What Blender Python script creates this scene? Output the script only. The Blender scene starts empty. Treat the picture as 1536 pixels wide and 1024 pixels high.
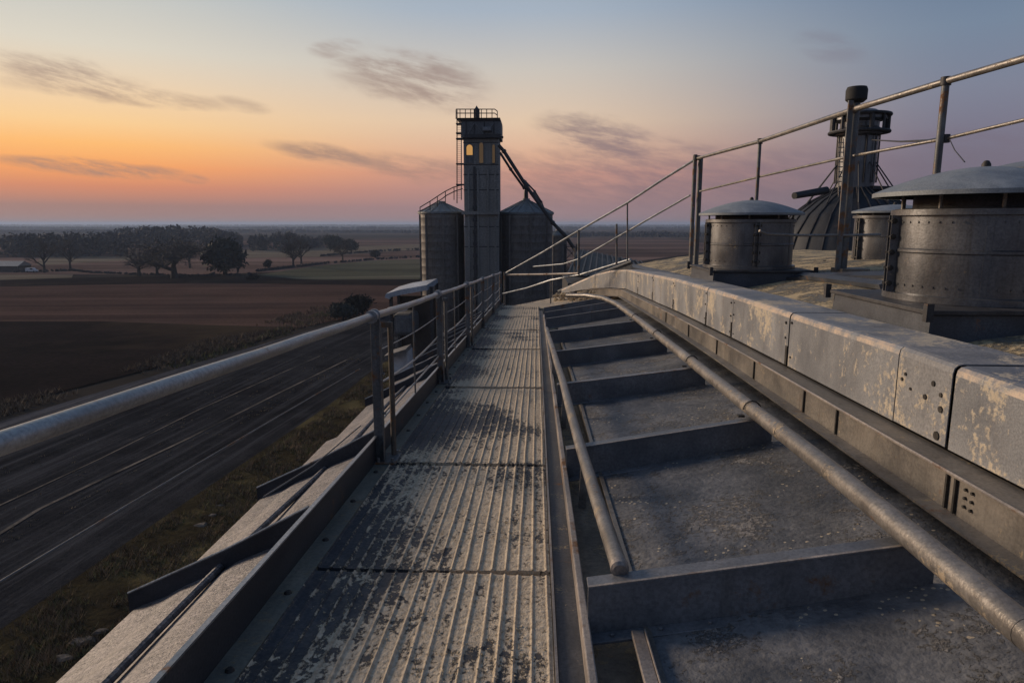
import bpy, bmesh, math, random
from math import sin, cos, pi, radians, sqrt, atan2
from mathutils import Vector, noise as mnoise
random.seed(7)
S = bpy.context.scene
COL = S.collection
ZC = 21.0                       # eye height above the yard
YAW, PITCH, F = radians(2.04), radians(9.8), 1024.0

# ------------------------------------------------------------------ survey helpers (photo pixel -> place)
FWD = Vector((-sin(YAW)*cos(PITCH), cos(YAW)*cos(PITCH), -sin(PITCH)))
RGT = Vector((cos(YAW), sin(YAW), 0)); UPV = RGT.cross(FWD)
EYE = Vector((0, 0, ZC))
def ray(px, py): return FWD*F + RGT*(px-768) + UPV*(512-py)
def on_y(px, py, Y):
    d = ray(px, py); return EYE + d*(Y/d.y)
def on_x(px, py, a, b=0.0):
    d = ray(px, py); return EYE + d*(a/(d.x-b*d.y))
def on_z(px, py, z=0.0):
    d = ray(px, py); return EYE + d*((z-ZC)/d.z)
def zd(Y): return ZC-1.6-.05*Y   # catwalk deck height

# ------------------------------------------------------------------ scene helpers
WLOC = {}
def wl(o): return WLOC.get(o.name, Vector((0, 0, 0))) if o else Vector((0, 0, 0))
def link(o, parent=None, loc=None):
    COL.objects.link(o)
    if parent is not None:
        o.parent = parent
    if loc is not None:
        o.location = Vector(loc) - wl(parent)
        WLOC[o.name] = Vector(loc)
    else:
        WLOC[o.name] = wl(parent)
    return o
def tag(o, label=None, cat=None, group=None, kind=None):
    if label: o['label'] = label
    if cat: o['category'] = cat
    if group: o['group'] = group
    if kind: o['kind'] = kind
    return o
def thing(name, loc, label, cat, group=None):
    o = bpy.data.objects.new(name, None); o.empty_display_size = .2
    link(o, None, loc); return tag(o, label, cat, group)

class MB:
    def __init__(s): s.v = []; s.f = []; s.sm = []
    def add(s, vs, fs, smooth=False):
        n = len(s.v); s.v += [tuple(v) for v in vs]
        for f in fs: s.f.append(tuple(i+n for i in f)); s.sm.append(smooth)
        return s
    def quad(s, a, b, c, d): return s.add([a, b, c, d], [(0, 1, 2, 3)])
    def box(s, x0, x1, y0, y1, z0, z1):
        return s.hexa([(x0,y0,z0),(x1,y0,z0),(x1,y1,z0),(x0,y1,z0)], [(x0,y0,z1),(x1,y0,z1),(x1,y1,z1),(x0,y1,z1)])
    def hexa(s, lo, hi):
        n = len(lo)
        return s.add(list(lo)+list(hi), [tuple(range(n))[::-1], tuple(range(n, 2*n))] + [(i, (i+1) % n, n+(i+1) % n, n+i) for i in range(n)])
    def obox(s, c, ax, ay, az):          # oriented box: centre + three half-axes
        c = Vector(c); ax = Vector(ax); ay = Vector(ay); az = Vector(az)
        lo = [c-ax-ay-az, c+ax-ay-az, c+ax+ay-az, c-ax+ay-az]
        return s.hexa(lo, [p+az*2 for p in lo])
    def bar(s, a, b, w, h, up=(0, 0, 1)):
        a = Vector(a); b = Vector(b); d = (b-a); L = d.length; d.normalize()
        sd = d.cross(Vector(up))
        if sd.length < 1e-4: sd = d.cross(Vector((1, 0, 0)))
        sd.normalize(); u = sd.cross(d)
        return s.obox((a+b)/2, d*L/2, sd*w/2, u*h/2)
    def tube(s, pts, r, n=8, cap=True, smooth=True):
        pts = [Vector(p) for p in pts]
        rs = r if isinstance(r, (list, tuple)) else [r]*len(pts)
        vs, fs = [], []
        ref = None
        for i, p in enumerate(pts):
            t = (pts[min(i+1, len(pts)-1)]-pts[max(i-1, 0)])
            if t.length < 1e-9: t = Vector((0, 0, 1))
            t.normalize()
            if ref is None:
                ref = t.orthogonal()
            ref = ref - t*ref.dot(t)
            if ref.length < 1e-6: ref = t.orthogonal()
            ref.normalize(); bn = t.cross(ref)
            for k in range(n):
                a = 2*pi*k/n; vs.append(p + (ref*cos(a)+bn*sin(a))*rs[i])
        for i in range(len(pts)-1):
            for k in range(n):
                fs.append((i*n+k, i*n+(k+1) % n, (i+1)*n+(k+1) % n, (i+1)*n+k))
        if cap:
            m = len(vs); s.add(vs, fs, smooth)
            base = len(s.v)-m
            s.f.append(tuple(base+k for k in range(n))[::-1]); s.sm.append(False)
            s.f.append(tuple(base+m-n+k for k in range(n))); s.sm.append(False)
            return s
        return s.add(vs, fs, smooth)
    def lathe(s, c, prof, n=40, smooth=True):      # prof: (r, z) pairs from bottom to top
        vs, fs = [], []
        for r, z in prof:
            for k in range(n):
                a = 2*pi*k/n; vs.append((c[0]+r*cos(a), c[1]+r*sin(a), c[2]+z))
        for i in range(len(prof)-1):
            for k in range(n):
                fs.append((i*n+k, i*n+(k+1) % n, (i+1)*n+(k+1) % n, (i+1)*n+k))
        return s.add(vs, fs, smooth)
    def strip(s, rows):                  # rows of equally many points
        n = len(rows[0]); vs = [p for r in rows for p in r]
        fs = [(i*n+k, i*n+k+1, (i+1)*n+k+1, (i+1)*n+k) for i in range(len(rows)-1) for k in range(n-1)]
        return s.add(vs, fs)
    def build(s, name, mat, parent=None, loc=None, bevel=0, solid=0, autosmooth=False):
        me = bpy.data.meshes.new(name)
        o = bpy.data.objects.new(name, me)
        link(o, parent, loc)
        w = WLOC[o.name]
        me.from_pydata([(v[0]-w.x, v[1]-w.y, v[2]-w.z) for v in s.v], [], s.f)
        me.polygons.foreach_set('use_smooth', s.sm)
        bm = bmesh.new(); bm.from_mesh(me)
        bmesh.ops.recalc_face_normals(bm, faces=bm.faces)
        bm.to_mesh(me); bm.free(); me.update()
        if any(s.sm): me.set_sharp_from_angle(angle=radians(38))
        if mat: me.materials.append(mat)
        if solid:
            m = o.modifiers.new('t', 'SOLIDIFY'); m.thickness = solid; m.offset = -1
        if bevel:
            m = o.modifiers.new('b', 'BEVEL'); m.width = bevel; m.segments = 2; m.limit_method = 'ANGLE'; m.angle_limit = radians(40)
        return o

def build_each(mb, name, mat, parent):
    """every loose piece of mb becomes an object of its own"""
    n = len(mb.v); par = list(range(n))
    def find(i):
        while par[i] != i: par[i] = par[par[i]]; i = par[i]
        return i
    for f in mb.f:
        r = find(f[0])
        for i in f[1:]: par[find(i)] = r
    groups = {}
    for f, sm in zip(mb.f, mb.sm): groups.setdefault(find(f[0]), []).append((f, sm))
    for fs in groups.values():
        ids = sorted({i for f, _ in fs for i in f}); mp = {i: k for k, i in enumerate(ids)}
        q = MB(); q.v = [mb.v[i] for i in ids]; q.f = [tuple(mp[i] for i in f) for f, _ in fs]; q.sm = [sm for _, sm in fs]
        q.build(name, mat, parent)
def lerp(a, b, t): return a+(b-a)*t
def interp(tab, x):
    if x <= tab[0][0]:
        (x0, y0), (x1, y1) = tab[0], tab[1]
    elif x >= tab[-1][0]:
        (x0, y0), (x1, y1) = tab[-2], tab[-1]
    else:
        for (x0, y0), (x1, y1) in zip(tab, tab[1:]):
            if x0 <= x <= x1: break
    return y0+(y1-y0)*(x-x0)/(x1-x0)

# ------------------------------------------------------------------ materials
def rnd(a, b): return random.uniform(a, b)
class NT:
    def __init__(s, nt): s.nt = nt; s.l = nt.links
    def n(s, t, **kw):
        o = s.nt.nodes.new(t)
        for k, v in kw.items(): setattr(o, k, v)
        return o
    def set(s, sock, v):
        if v is None: return
        if isinstance(v, bpy.types.NodeSocket): s.l.new(v, sock)
        else:
            if isinstance(v, (tuple, list)) and sock.type == 'RGBA' and len(v) == 3: v = (*v, 1)
            sock.default_value = v
    def math(s, op, a, b=None, clamp=False):
        o = s.n('ShaderNodeMath', operation=op, use_clamp=clamp); s.set(o.inputs[0], a)
        if b is not None: s.set(o.inputs[1], b)
        return o.outputs[0]
    def mix(s, f, a, b, blend='MIX'):
        o = s.n('ShaderNodeMix', data_type='RGBA', blend_type=blend)
        s.set(o.inputs[0], f); s.set(o.inputs[6], a); s.set(o.inputs[7], b); return o.outputs[2]
    def ramp(s, f, stops, interp='LINEAR'):
        o = s.n('ShaderNodeValToRGB'); cr = o.color_ramp; cr.interpolation = interp
        while len(cr.elements) < len(stops): cr.elements.new(.5)
        for e, (p, c) in zip(cr.elements, stops):
            e.position = p; e.color = (*c, 1) if isinstance(c, (tuple, list)) else (c, c, c, 1)
        s.set(o.inputs[0], f); return o.outputs[0]
    def maprange(s, v, a, b, c=0.0, d=1.0, smooth=False):
        o = s.n('ShaderNodeMapRange', clamp=True, interpolation_type='SMOOTHSTEP' if smooth else 'LINEAR')
        s.set(o.inputs[0], v)
        for i, q in enumerate((a, b, c, d)): s.set(o.inputs[i+1], q)
        return o.outputs[0]
    def noise(s, vec, scale=5.0, detail=4.0, rough=.55, stretch=None, dist=0.0):
        if stretch:
            m = s.n('ShaderNodeVectorMath', operation='MULTIPLY'); s.set(m.inputs[0], vec); m.inputs[1].default_value = stretch; vec = m.outputs[0]
        o = s.n('ShaderNodeTexNoise'); s.set(o.inputs['Vector'], vec)
        o.inputs['Scale'].default_value = scale; o.inputs['Detail'].default_value = detail
        o.inputs['Roughness'].default_value = rough; o.inputs['Distortion'].default_value = dist
        return o.outputs[0]

def newmat(name):
    m = bpy.data.materials.new(name); m.use_nodes = True
    nt = m.node_tree; nt.nodes.clear(); T = NT(nt)
    out = T.n('ShaderNodeOutputMaterial'); b = T.n('ShaderNodeBsdfPrincipled')
    T.l.new(b.outputs[0], out.inputs[0])
    return m, T, b

DUST = (.40, .31, .19)
def surf(name, c1, c2, rough=.6, metal=0.0, scale=4.0, stretch=(1, 1, 1), bump=.15, fine=60.0,
         dust=0.0, dust_scale=2.5, dust_col=DUST, rust=0.0, rust_scale=3.0, spots=0.0, edge=False, runs=0.0, run_col=(.05, .04, .032)):
    m, T, b = newmat(name)
    tc = T.n('ShaderNodeTexCoord'); P = tc.outputs['Object']
    n1 = T.noise(P, scale, 6, .6, stretch)
    n2 = T.noise(P, fine, 3, .6)
    f = T.maprange(n1, .36, .64)
    col = T.mix(f, tuple(x*.85 for x in c1), c2)
    col = T.mix(T.maprange(n2, .38, .66, 0, .55), col, tuple(x*.5 for x in c1))
    n0 = T.noise(P, scale*.37, 8, .72, stretch, .5)          # stains and scuffs
    col = T.mix(T.maprange(n0, .5, .68, 0, .55), col, tuple(x*.5 for x in c1))
    col = T.mix(T.maprange(n0, .46, .34, 0, .4), col, tuple(min(.8, x*1.35) for x in c2))
    ro = T.maprange(n1, .3, .75, rough-.12, min(1, rough+.15)); me = metal
    hgt = T.math('ADD', T.math('MULTIPLY', n1, .5), T.math('MULTIPLY', n2, .5))
    if runs:                                    # rust and water runs down the sheet
        nr = T.math('ADD', T.math('MULTIPLY', T.noise(P, 7, 5, .7, (1, 1, .05)), .7), T.math('MULTIPLY', T.noise(P, 3, 6, .7), .3))
        rm = T.maprange(nr, .53, .64, 0, runs)
        col = T.mix(rm, col, run_col); ro = T.math('ADD', ro, T.math('MULTIPLY', rm, .2), True)
    if rust:
        n3 = T.noise(P, rust_scale, 8, .7)
        rf = T.maprange(n3, .72-rust*.35, .78-rust*.3)
        rc = T.mix(T.noise(P, 30, 3), (.10, .045, .02), (.22, .11, .045))
        col = T.mix(rf, col, rc); ro = T.math('MAXIMUM', ro, T.math('MULTIPLY', rf, .85)); me = T.math('MULTIPLY', T.math('SUBTRACT', 1.0, rf), metal)
    if dust:
        n4 = T.noise(P, dust_scale, 10, .72); n5 = T.noise(P, dust_scale*14, 4, .7)
        s_ = T.math('ADD', T.math('MULTIPLY', n4, .65), T.math('MULTIPLY', n5, .35))
        df = T.maprange(s_, .66-dust*.26, .70-dust*.25)
        dc = T.mix(T.noise(P, 25, 3), dust_col, tuple(x*.62 for x in dust_col))
        col = T.mix(df, col, dc); ro = T.math('MAXIMUM', ro, T.math('MULTIPLY', df, .95))
        me = T.math('MULTIPLY', T.math('SUBTRACT', 1.0, df), me)
        hgt = T.math('ADD', hgt, T.math('MULTIPLY', df, T.math('ADD', .4, n5)))
    if spots:
        v = T.n('ShaderNodeTexVoronoi'); T.set(v.inputs['Vector'], P); v.inputs['Scale'].default_value = 26
        sp = T.math('MULTIPLY', T.math('LESS_THAN', v.outputs['Distance'], .22), T.math('GREATER_THAN', T.noise(P, 2.2, 3), .62-spots*.12))
        sp = T.math('MULTIPLY', sp, T.math('GREATER_THAN', T.noise(P, 9, 2), .52))
        col = T.mix(sp, col, (.5, .42, .3)); hgt = T.math('ADD', hgt, sp)
    if edge:                                    # wear and the lit line along the rounded shoulder, both painted in
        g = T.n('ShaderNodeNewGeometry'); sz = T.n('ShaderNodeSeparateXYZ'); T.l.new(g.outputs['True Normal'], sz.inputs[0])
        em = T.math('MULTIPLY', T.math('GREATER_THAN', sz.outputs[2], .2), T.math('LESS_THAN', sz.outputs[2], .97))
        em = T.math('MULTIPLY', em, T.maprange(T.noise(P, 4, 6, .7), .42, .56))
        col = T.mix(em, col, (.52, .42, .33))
    T.set(b.inputs['Base Color'], col); T.set(b.inputs['Roughness'], ro); T.set(b.inputs['Metallic'], me)
    if bump:
        bp = T.n('ShaderNodeBump'); bp.inputs['Strength'].default_value = bump; bp.inputs['Distance'].default_value = .02
        T.set(bp.inputs['Height'], hgt); T.l.new(bp.outputs[0], b.inputs['Normal'])
    return m

M = {}
M['galv']   = surf('galvanised_steel', (.20, .21, .22), (.30, .31, .32), .5, .55, 6, (1, 1, 1), .12, 90, rust=.25)
M['rail']   = surf('rail_steel', (.30, .32, .34), (.42, .44, .46), .42, .6, 9, (1, .3, 1), .15, 70, rust=.3, rust_scale=6)
M['post']   = surf('post_steel', (.11, .12, .13), (.18, .19, .2), .55, .4, 7, (1, 1, .4), .15, 60, rust=.55, rust_scale=5)
M['rusty'] = surf('rusty_post_steel', (.09, .085, .08), (.14, .12, .10), .8, .1, 7, (1, 1, .4), .3, 60, rust=.62, rust_scale=3)
M['toe']    = surf('toe_board_steel', (.040, .044, .054), (.075, .080, .092), .5, .25, 3, (1, .3, 1), .1, 80, rust=.3, rust_scale=2)
M['edge']   = surf('edge_strip_paint', (.16, .17, .15), (.25, .24, .19), .7, .1, 4, (1, .4, 1), .2, 50, dust=.45, dust_scale=3, dust_col=(.27, .23, .15), rust=.4)
M['kerb']   = surf('kerb_steel', (.30, .27, .25), (.42, .37, .33), .55, .35, 5, (3, .5, 1), .2, 70, rust=.5, dust=.2)
M['strip']  = surf('strip_steel', (.07, .072, .08), (.115, .115, .12), .65, .2, 6, (1, .5, 1), .2, 60, rust=.3, dust=.3, dust_scale=5)
M['roof']   = surf('roof_sheet_grey', (.085, .092, .105), (.185, .188, .195), .7, .1, 2.6, (1, 1, 1), 1.0, 30, dust=.47, dust_scale=2.4, dust_col=(.30, .285, .27), spots=.7)
M['purlin'] = surf('purlin_steel', (.15, .16, .18), (.23, .238, .255), .5, .25, 3, (1, 1, 1), .12, 60, rust=.3, runs=.4, run_col=(.09, .085, .08))
M['gutter'] = surf('gutter_grime', (.16, .135, .105), (.28, .23, .17), .9, 0, 4, (1, .4, 1), .5, 30, dust=.55)
M['pipe']   = surf('pipe_steel', (.215, .20, .185), (.31, .29, .27), .45, .45, 5, (1, 1.2, 1), .25, 60, rust=.25, rust_scale=5, dust=.42, dust_scale=4, dust_col=(.44, .36, .26))
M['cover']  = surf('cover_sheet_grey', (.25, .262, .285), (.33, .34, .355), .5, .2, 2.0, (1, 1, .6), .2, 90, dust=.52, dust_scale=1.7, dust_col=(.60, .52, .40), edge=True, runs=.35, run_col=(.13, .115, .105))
M['patch']  = surf('cover_sheet_flaked', (.24, .25, .27), (.32, .32, .325), .6, .1, 3, (1, 1, .6), .3, 50, dust=.60, dust_scale=2.4, dust_col=(.60, .52, .40))
M['chan']   = surf('channel_steel', (.17, .16, .15), (.25, .225, .195), .5, .35, 3, (1, .6, 1), .15, 60, rust=.25, dust=.3, runs=.4)
M['eave']   = surf('eave_sheet', (.085, .088, .098), (.30, .275, .275), .55, .25, 7, (1.2, 7.0, 1), 1.0, 45, rust=.15, runs=.5, run_col=(.07, .07, .075))
M['bolt']   = surf('bolt_dark', (.035, .033, .032), (.06, .055, .05), .6, .3, 20, bump=.1)
M['drum']   = surf('vent_drum_steel', (.135, .142, .155), (.215, .22, .23), .38, .6, 2.5, (1, 1, .6), .1, 60, rust=.12, dust=.22, dust_scale=3, runs=.5)
M['lid']    = surf('vent_lid_steel', (.23, .26, .29), (.31, .34, .36), .6, .25, 3, (1, 1, 1), .1, 80, rust=.15)
M['curb']   = surf('vent_curb_blue', (.05, .06, .08), (.085, .095, .115), .55, .2, 3, (1, 1, 1), .1, 60, rust=.3, dust=.15)
M['dark']   = surf('dark_iron', (.045, .045, .05), (.08, .08, .085), .6, .3, 5, bump=.15, rust=.3)
M['dome']   = surf('dome_sheet_dark', (.030, .034, .042), (.052, .056, .064), .6, .3, 2, (1, 1, .3), .2, 30, rust=.2)
M['crown']  = surf('dusty_roof_sheet', (.16, .155, .14), (.26, .24, .19), .9, 0, 1.2, (1, .35, 1), 1.0, 24, dust=.74, dust_scale=1.6, dust_col=(.66, .52, .31))
M['concrete'] = surf('tower_concrete', (.23, .225, .215), (.33, .32, .30), .9, 0, .35, (1, 1, .25), .2, 6, runs=.5, run_col=(.11, .105, .10))
M['bin']    = surf('bin_wall_steel', (.15, .14, .13), (.22, .20, .185), .6, .3, .5, (1, 1, .3), .15, 4, rust=.25, rust_scale=.6, runs=.5)
M['binroof'] = surf('bin_roof_steel', (.20, .22, .23), (.28, .30, .31), .5, .4, .7, (1, 1, 1), .1, 6)
M['head']   = surf('tower_head_cladding', (.13, .14, .15), (.20, .205, .215), .7, .2, .6, (1, 1, .3), .15, 6, rust=.2, runs=.4)
M['shedroof'] = surf('shed_roof_pale', (.42, .46, .52), (.56, .60, .65), .5, .1, .6, (1, .3, 1), .1, 6, rust=.1)
M['white']  = surf('white_paint', (.62, .64, .68), (.75, .77, .80), .45, 0, 1.5, bump=.05, rust=.1)
M['rubber'] = surf('black_rubber', (.02, .02, .02), (.035, .035, .035), .8, 0, 8, bump=.2)
M['glass']  = surf('dark_glass', (.03, .035, .045), (.04, .045, .055), .15, 0, 1, bump=0)
M['wall']   = surf('building_wall', (.20, .20, .205), (.28, .28, .28), .7, .2, .6, (1, 1, .2), .2, 8)
M['barn']   = surf('barn_board', (.06, .05, .045), (.10, .08, .07), .85, 0, .6, bump=.1)
M['bark']   = surf('bark', (.035, .03, .027), (.06, .05, .043), .95, 0, 3, (1, 1, .3), .5, 20)
M['twig']   = surf('twigs', (.050, .040, .033), (.075, .062, .05), .95, 0, .6, bump=0)
M['ever']   = surf('evergreen_foliage', (.022, .028, .022), (.04, .045, .033), .95, 0, .6, bump=0)
M['wood']   = surf('wood_foliage', (.048, .048, .052), (.075, .072, .072), .95, 0, .06, bump=0)
M['scrub']  = surf('scrub', (.12, .082, .05), (.24, .165, .095), .95, 0, .4, bump=0)
M['straw']  = surf('straw', (.16, .12, .07), (.26, .20, .12), .95, 0, .4, bump=0)
M['scrubg'] = surf('scrub_green', (.09, .092, .032), (.18, .17, .06), .95, 0, .4, bump=0)
M['grain']  = surf('spilt_grain', (.44, .34, .21), (.60, .48, .32), .95, 0, 9, bump=.1, fine=50)
def emit(name, c, st):
    m, T, b = newmat(name)
    b.inputs['Base Color'].default_value = (*[x*.12 for x in c], 1)
    T.set(b.inputs['Emission Color'], c); b.inputs['Emission Strength'].default_value = st
    return m
M['lit'] = emit('lit_window', (1.0, .52, .16), .5)
M['litdim'] = emit('dim_lit_window', (.9, .55, .26), .07)

# ribbed deck with crusted grain dust
def deck_mat():
    m, T, b = newmat('ribbed_deck_dusty')
    tc = T.n('ShaderNodeTexCoord'); P = tc.outputs['Object']
    sx = T.n('ShaderNodeSeparateXYZ'); T.l.new(P, sx.inputs[0]); X = sx.outputs[0]; Y = sx.outputs[1]
    base = T.mix(T.maprange(T.noise(P, 3, 6, .6), .35, .65), (.030, .036, .048), (.062, .070, .086))
    fine = T.noise(P, 55, 5, .65)
    base = T.mix(T.maprange(fine, .4, .7, 0, .5), base, (.018, .021, .028))
    big = T.noise(P, 1.0, 5, .6, (1.4, .8, 1))
    med = T.noise(P, 8, 7, .72, (1.9, .8, 1), .9)
    sml = T.noise(P, 42, 4, .7, (1, .8, 1))
    across = T.maprange(X, -1.05, .05, -.10, .075, True)
    ridge = T.n('ShaderNodeTexWave', wave_type='BANDS', bands_direction='X'); T.set(ridge.inputs['Vector'], P)
    ridge.inputs['Scale'].default_value = 2*pi/(20*.07); ridge.inputs['Distortion'].default_value = .5; ridge.inputs['Detail Scale'].default_value = .5; ridge.inputs['Phase Offset'].default_value = 4.94
    s_ = T.math('ADD', T.math('MULTIPLY', big, .42), T.math('ADD', T.math('MULTIPLY', med, .36), T.math('MULTIPLY', sml, .24)))
    s_ = T.math('ADD', s_, across)
    s_ = T.math('ADD', s_, T.math('MULTIPLY', T.math('SUBTRACT', T.noise(P, .55, 2, .5, (.8, 1.6, 1)), .5), .34))
    s_ = T.math('ADD', s_, T.math('MULTIPLY', T.math('SUBTRACT', T.math('POWER', ridge.outputs['Fac'], 4.0), .27), .055))
    df = T.maprange(s_, .515, .535)
    dc = T.mix(T.maprange(sml, .3, .7), (.36, .285, .20), (.74, .63, .48))
    thin = T.maprange(s_, .44, .52, 0, .22)
    col = T.mix(thin, base, (.26, .22, .17))
    col = T.mix(df, col, dc)
    T.set(b.inputs['Base Color'], col)
    T.set(b.inputs['Roughness'], T.math('MAXIMUM', T.maprange(fine, .3, .7, .5, .75), T.math('MULTIPLY', df, .95)))
    b.inputs['Specular IOR Level'].default_value = .18
    h = T.math('ADD', T.math('MULTIPLY', df, T.math('ADD', .35, sml)), T.math('MULTIPLY', fine, .22))
    bp = T.n('ShaderNodeBump'); bp.inputs['Strength'].default_value = .9; bp.inputs['Distance'].default_value = .016
    T.set(bp.inputs['Height'], h); T.l.new(bp.outputs[0], b.inputs['Normal'])
    return m
M['deck'] = deck_mat()

def land(name, c1, c2, scale, c3=None, rows=None, bump=.5, fine=1.5, streak=None):
    m, T, b = newmat(name)
    g = T.n('ShaderNodeNewGeometry'); P = g.outputs['Position']
    f1 = T.maprange(T.noise(P, scale, 8, .65), .35, .65)
    col = T.mix(f1, c1, c2)
    n2 = T.noise(P, fine, 5, .7)
    col = T.mix(T.maprange(n2, .3, .7, 0, .6), col, tuple(x*.5 for x in c1))
    if c3: col = T.mix(T.maprange(T.noise(P, scale*.35, 4, .6), .5, .62), col, c3)
    h = n2
    if streak:
        mp = T.n('ShaderNodeMapping'); T.l.new(P, mp.inputs[0]); mp.inputs['Rotation'].default_value = (0, 0, -streak[0])
        n3 = T.noise(mp.outputs[0], streak[1], 6, .62, (.035, 1, 1), .2); n4 = T.noise(mp.outputs[0], streak[1]*5, 4, .6, (.02, 1, 1))
        n3 = T.math('ADD', T.math('MULTIPLY', n3, .7), T.math('MULTIPLY', n4, .3))
        col = T.mix(T.maprange(n3, .5, .62, 0, streak[2]), col, tuple(x*.4 for x in c1))
        col = T.mix(T.maprange(n3, .48, .38, 0, streak[2]), col, tuple(x*1.5 for x in c2))
        h = T.math('ADD', h, n3)
    if rows:
        mp = T.n('ShaderNodeMapping'); T.l.new(P, mp.inputs[0]); mp.inputs['Rotation'].default_value = (0, 0, rows[0])
        w = T.n('ShaderNodeTexWave', wave_type='BANDS', bands_direction='X'); T.l.new(mp.outputs[0], w.inputs[0])
        w.inputs['Scale'].default_value = rows[1]; w.inputs['Distortion'].default_value = 3.0; w.inputs['Detail'].default_value = 3
        w.inputs['Detail Scale'].default_value = .4
        col = T.mix(T.math('MULTIPLY', w.outputs['Fac'], rows[2]), col, tuple(x*.45 for x in c1))
        h = T.math('ADD', h, T.math('MULTIPLY', w.outputs['Fac'], .6))
    T.set(b.inputs['Base Color'], col); b.inputs['Roughness'].default_value = .95; b.inputs['Specular IOR Level'].default_value = 0.0
    bp = T.n('ShaderNodeBump'); bp.inputs['Strength'].default_value = bump; bp.inputs['Distance'].default_value = .25
    T.set(bp.inputs['Height'], h); T.l.new(bp.outputs[0], b.inputs['Normal'])
    return m
_a, _b = on_z(0, 870), on_z(539, 550); ROAD = atan2(_b.y-_a.y, _b.x-_a.x)
M['ground'] = land('countryside', (.040, .036, .030), (.075, .060, .050), .004, (.10, .075, .06), None, .3, .05, (.1, .004, .6))
M['plough'] = land('ploughed_soil', (0.0745, 0.0473, 0.0397), (0.1391, 0.0869, 0.0671), .02, (0.0597, 0.0447, 0.0423), None, .5, 1.2, (radians(5), .06, .55))
M['darksoil'] = land('dark_soil', (0.0190, 0.0153, 0.0135), (0.0382, 0.0285, 0.0248), .05, (0.0573, 0.0421, 0.0285), None, .6, 1.2)
M['meadow'] = land('pale_meadow', (0.0938, 0.0925, 0.0625), (0.1500, 0.1438, 0.1000), .015, (0.1500, 0.1187, 0.0938), None, .4, .8, (radians(15), .03, .5))
M['stubble'] = land('stubble', (0.1560, 0.1296, 0.0960), (0.2280, 0.1920, 0.1440), .03, streak=(0, .05, .4))
M['pink']   = land('fallow', (0.1087, 0.0725, 0.0609), (0.1885, 0.1305, 0.1087), .008, (0.0653, 0.0479, 0.0406), None, .4, .5, (radians(4), .014, .8))
M['yard']   = land('gravel_yard', (0.0277, 0.0290, 0.0333), (0.0499, 0.0512, 0.0567), .25, (0.0194, 0.0194, 0.0221), None, .6, 3.0, (ROAD, .9, .62))
M['track']  = land('farm_track', (0.0691, 0.0691, 0.0768), (0.0960, 0.0960, 0.1037), .3, streak=(ROAD, .8, .5))
M['line']   = land('pale_gravel', (0.1176, 0.1058, 0.0924), (0.2688, 0.2352, 0.2016), .35, (0.0504, 0.0487, 0.0470), None, .4, 4)
M['verge']  = land('rough_verge', (0.0313, 0.0254, 0.0176), (0.0703, 0.0586, 0.0313), .25, (0.1170, 0.0975, 0.0487), None, .9, 2.5)

# ------------------------------------------------------------------ land, roads and fields
def poly(name, px, mat, z, label=None, kind='structure'):
    mb = MB(); pts = [on_z(x, y, 0) for x, y in px]
    mb.add([(p.x, p.y, z) for p in pts], [tuple(range(len(pts)))])
    o = mb.build(name, mat); return tag(o, label, None, None, kind)
def ground():
    mb = MB(); n = 64; R = [0, 60, 200, 700, 2200, 6000, 13000]
    vs = [(0, 0, 0)]; fs = []
    for r in R[1:]:
        for k in range(n): vs.append((r*cos(2*pi*k/n), r*sin(2*pi*k/n), 0))
    for k in range(n): fs.append((0, 1+k, 1+(k+1) % n))
    for i in range(len(R)-2):
        for k in range(n): fs.append((1+i*n+k, 1+(i+1)*n+k, 1+(i+1)*n+(k+1) % n, 1+i*n+(k+1) % n))
    mb.add(vs, fs); tag(mb.build('ground', M['ground']), kind='structure')
ground()
poly('far_fields', [(-300, 362), (640, 358), (1000, 356), (1100, 372), (900, 400), (640, 400), (300, 412), (-300, 412)], M['pink'], .05)
poly('field_strip', [(300, 377), (640, 366), (660, 372), (480, 385), (300, 388)], M['stubble'], .09)
poly('field_patch', [(60, 385), (215, 385), (190, 391), (55, 398)], M['stubble'], .09)
poly('meadow', [(385, 413), (470, 400), (560, 391), (680, 388), (700, 416), (600, 420), (470, 421)], M['meadow'], .13)
poly('stubble_field', [(-120, 413), (110, 412), (106, 420), (-120, 428)], M['stubble'], .13)
poly('hedge_bank', [(-200, 427), (110, 417), (300, 414), (480, 420), (660, 419), (680, 430), (300, 425), (-200, 434)], M['darksoil'], .17)
poly('ploughed_field', [(-300, 436), (300, 425), (690, 425), (690, 470), (560, 470), (440, 494), (300, 489), (150, 484), (-300, 484)], M['plough'], .13)
poly('dark_field', [(-300, 483), (150, 483), (300, 488), (450, 492), (380, 515), (0, 612), (-300, 690)], M['darksoil'], .17)
poly('gravel_yard', [(-400, 775), (0, 655), (260, 575), (530, 487), (700, 440), (760, 470), (900, 560), (900, 1500), (-900, 1500), (-700, 1000)], M['yard'], .10)
poly('farm_track', [(-300, 738), (0, 634), (260, 556), (520, 480), (690, 436), (700, 440), (530, 487), (262, 572), (0, 652), (-300, 760)], M['track'], .14)
poly('verge', [(-300, 1150), (0, 948), (250, 775), (492, 610), (560, 556), (600, 528), (640, 560), (560, 700), (300, 1300), (-300, 1700)], M['verge'], .14)
for pts, w in (([(-60, 840), (60, 765), (150, 722), (275, 663), (420, 590), (538, 532)], .16), ([(-60, 788), (150, 690), (300, 615), (480, 535)], .10)):
    mb = MB(); rows = []
    P = [on_z(x, y, 0) for x, y in pts]
    for i, p in enumerate(P):
        t = P[min(i+1, len(P)-1)]-P[max(i-1, 0)]; t.z = 0; t.normalize(); sd = Vector((t.y, -t.x, 0))
        rows.append([(p.x-sd.x*w, p.y-sd.y*w, .145), (p.x+sd.x*w, p.y+sd.y*w, .145)])
    mb.strip(rows); tag(mb.build('yard_gravel_line', M['line']), kind='structure')

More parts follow.
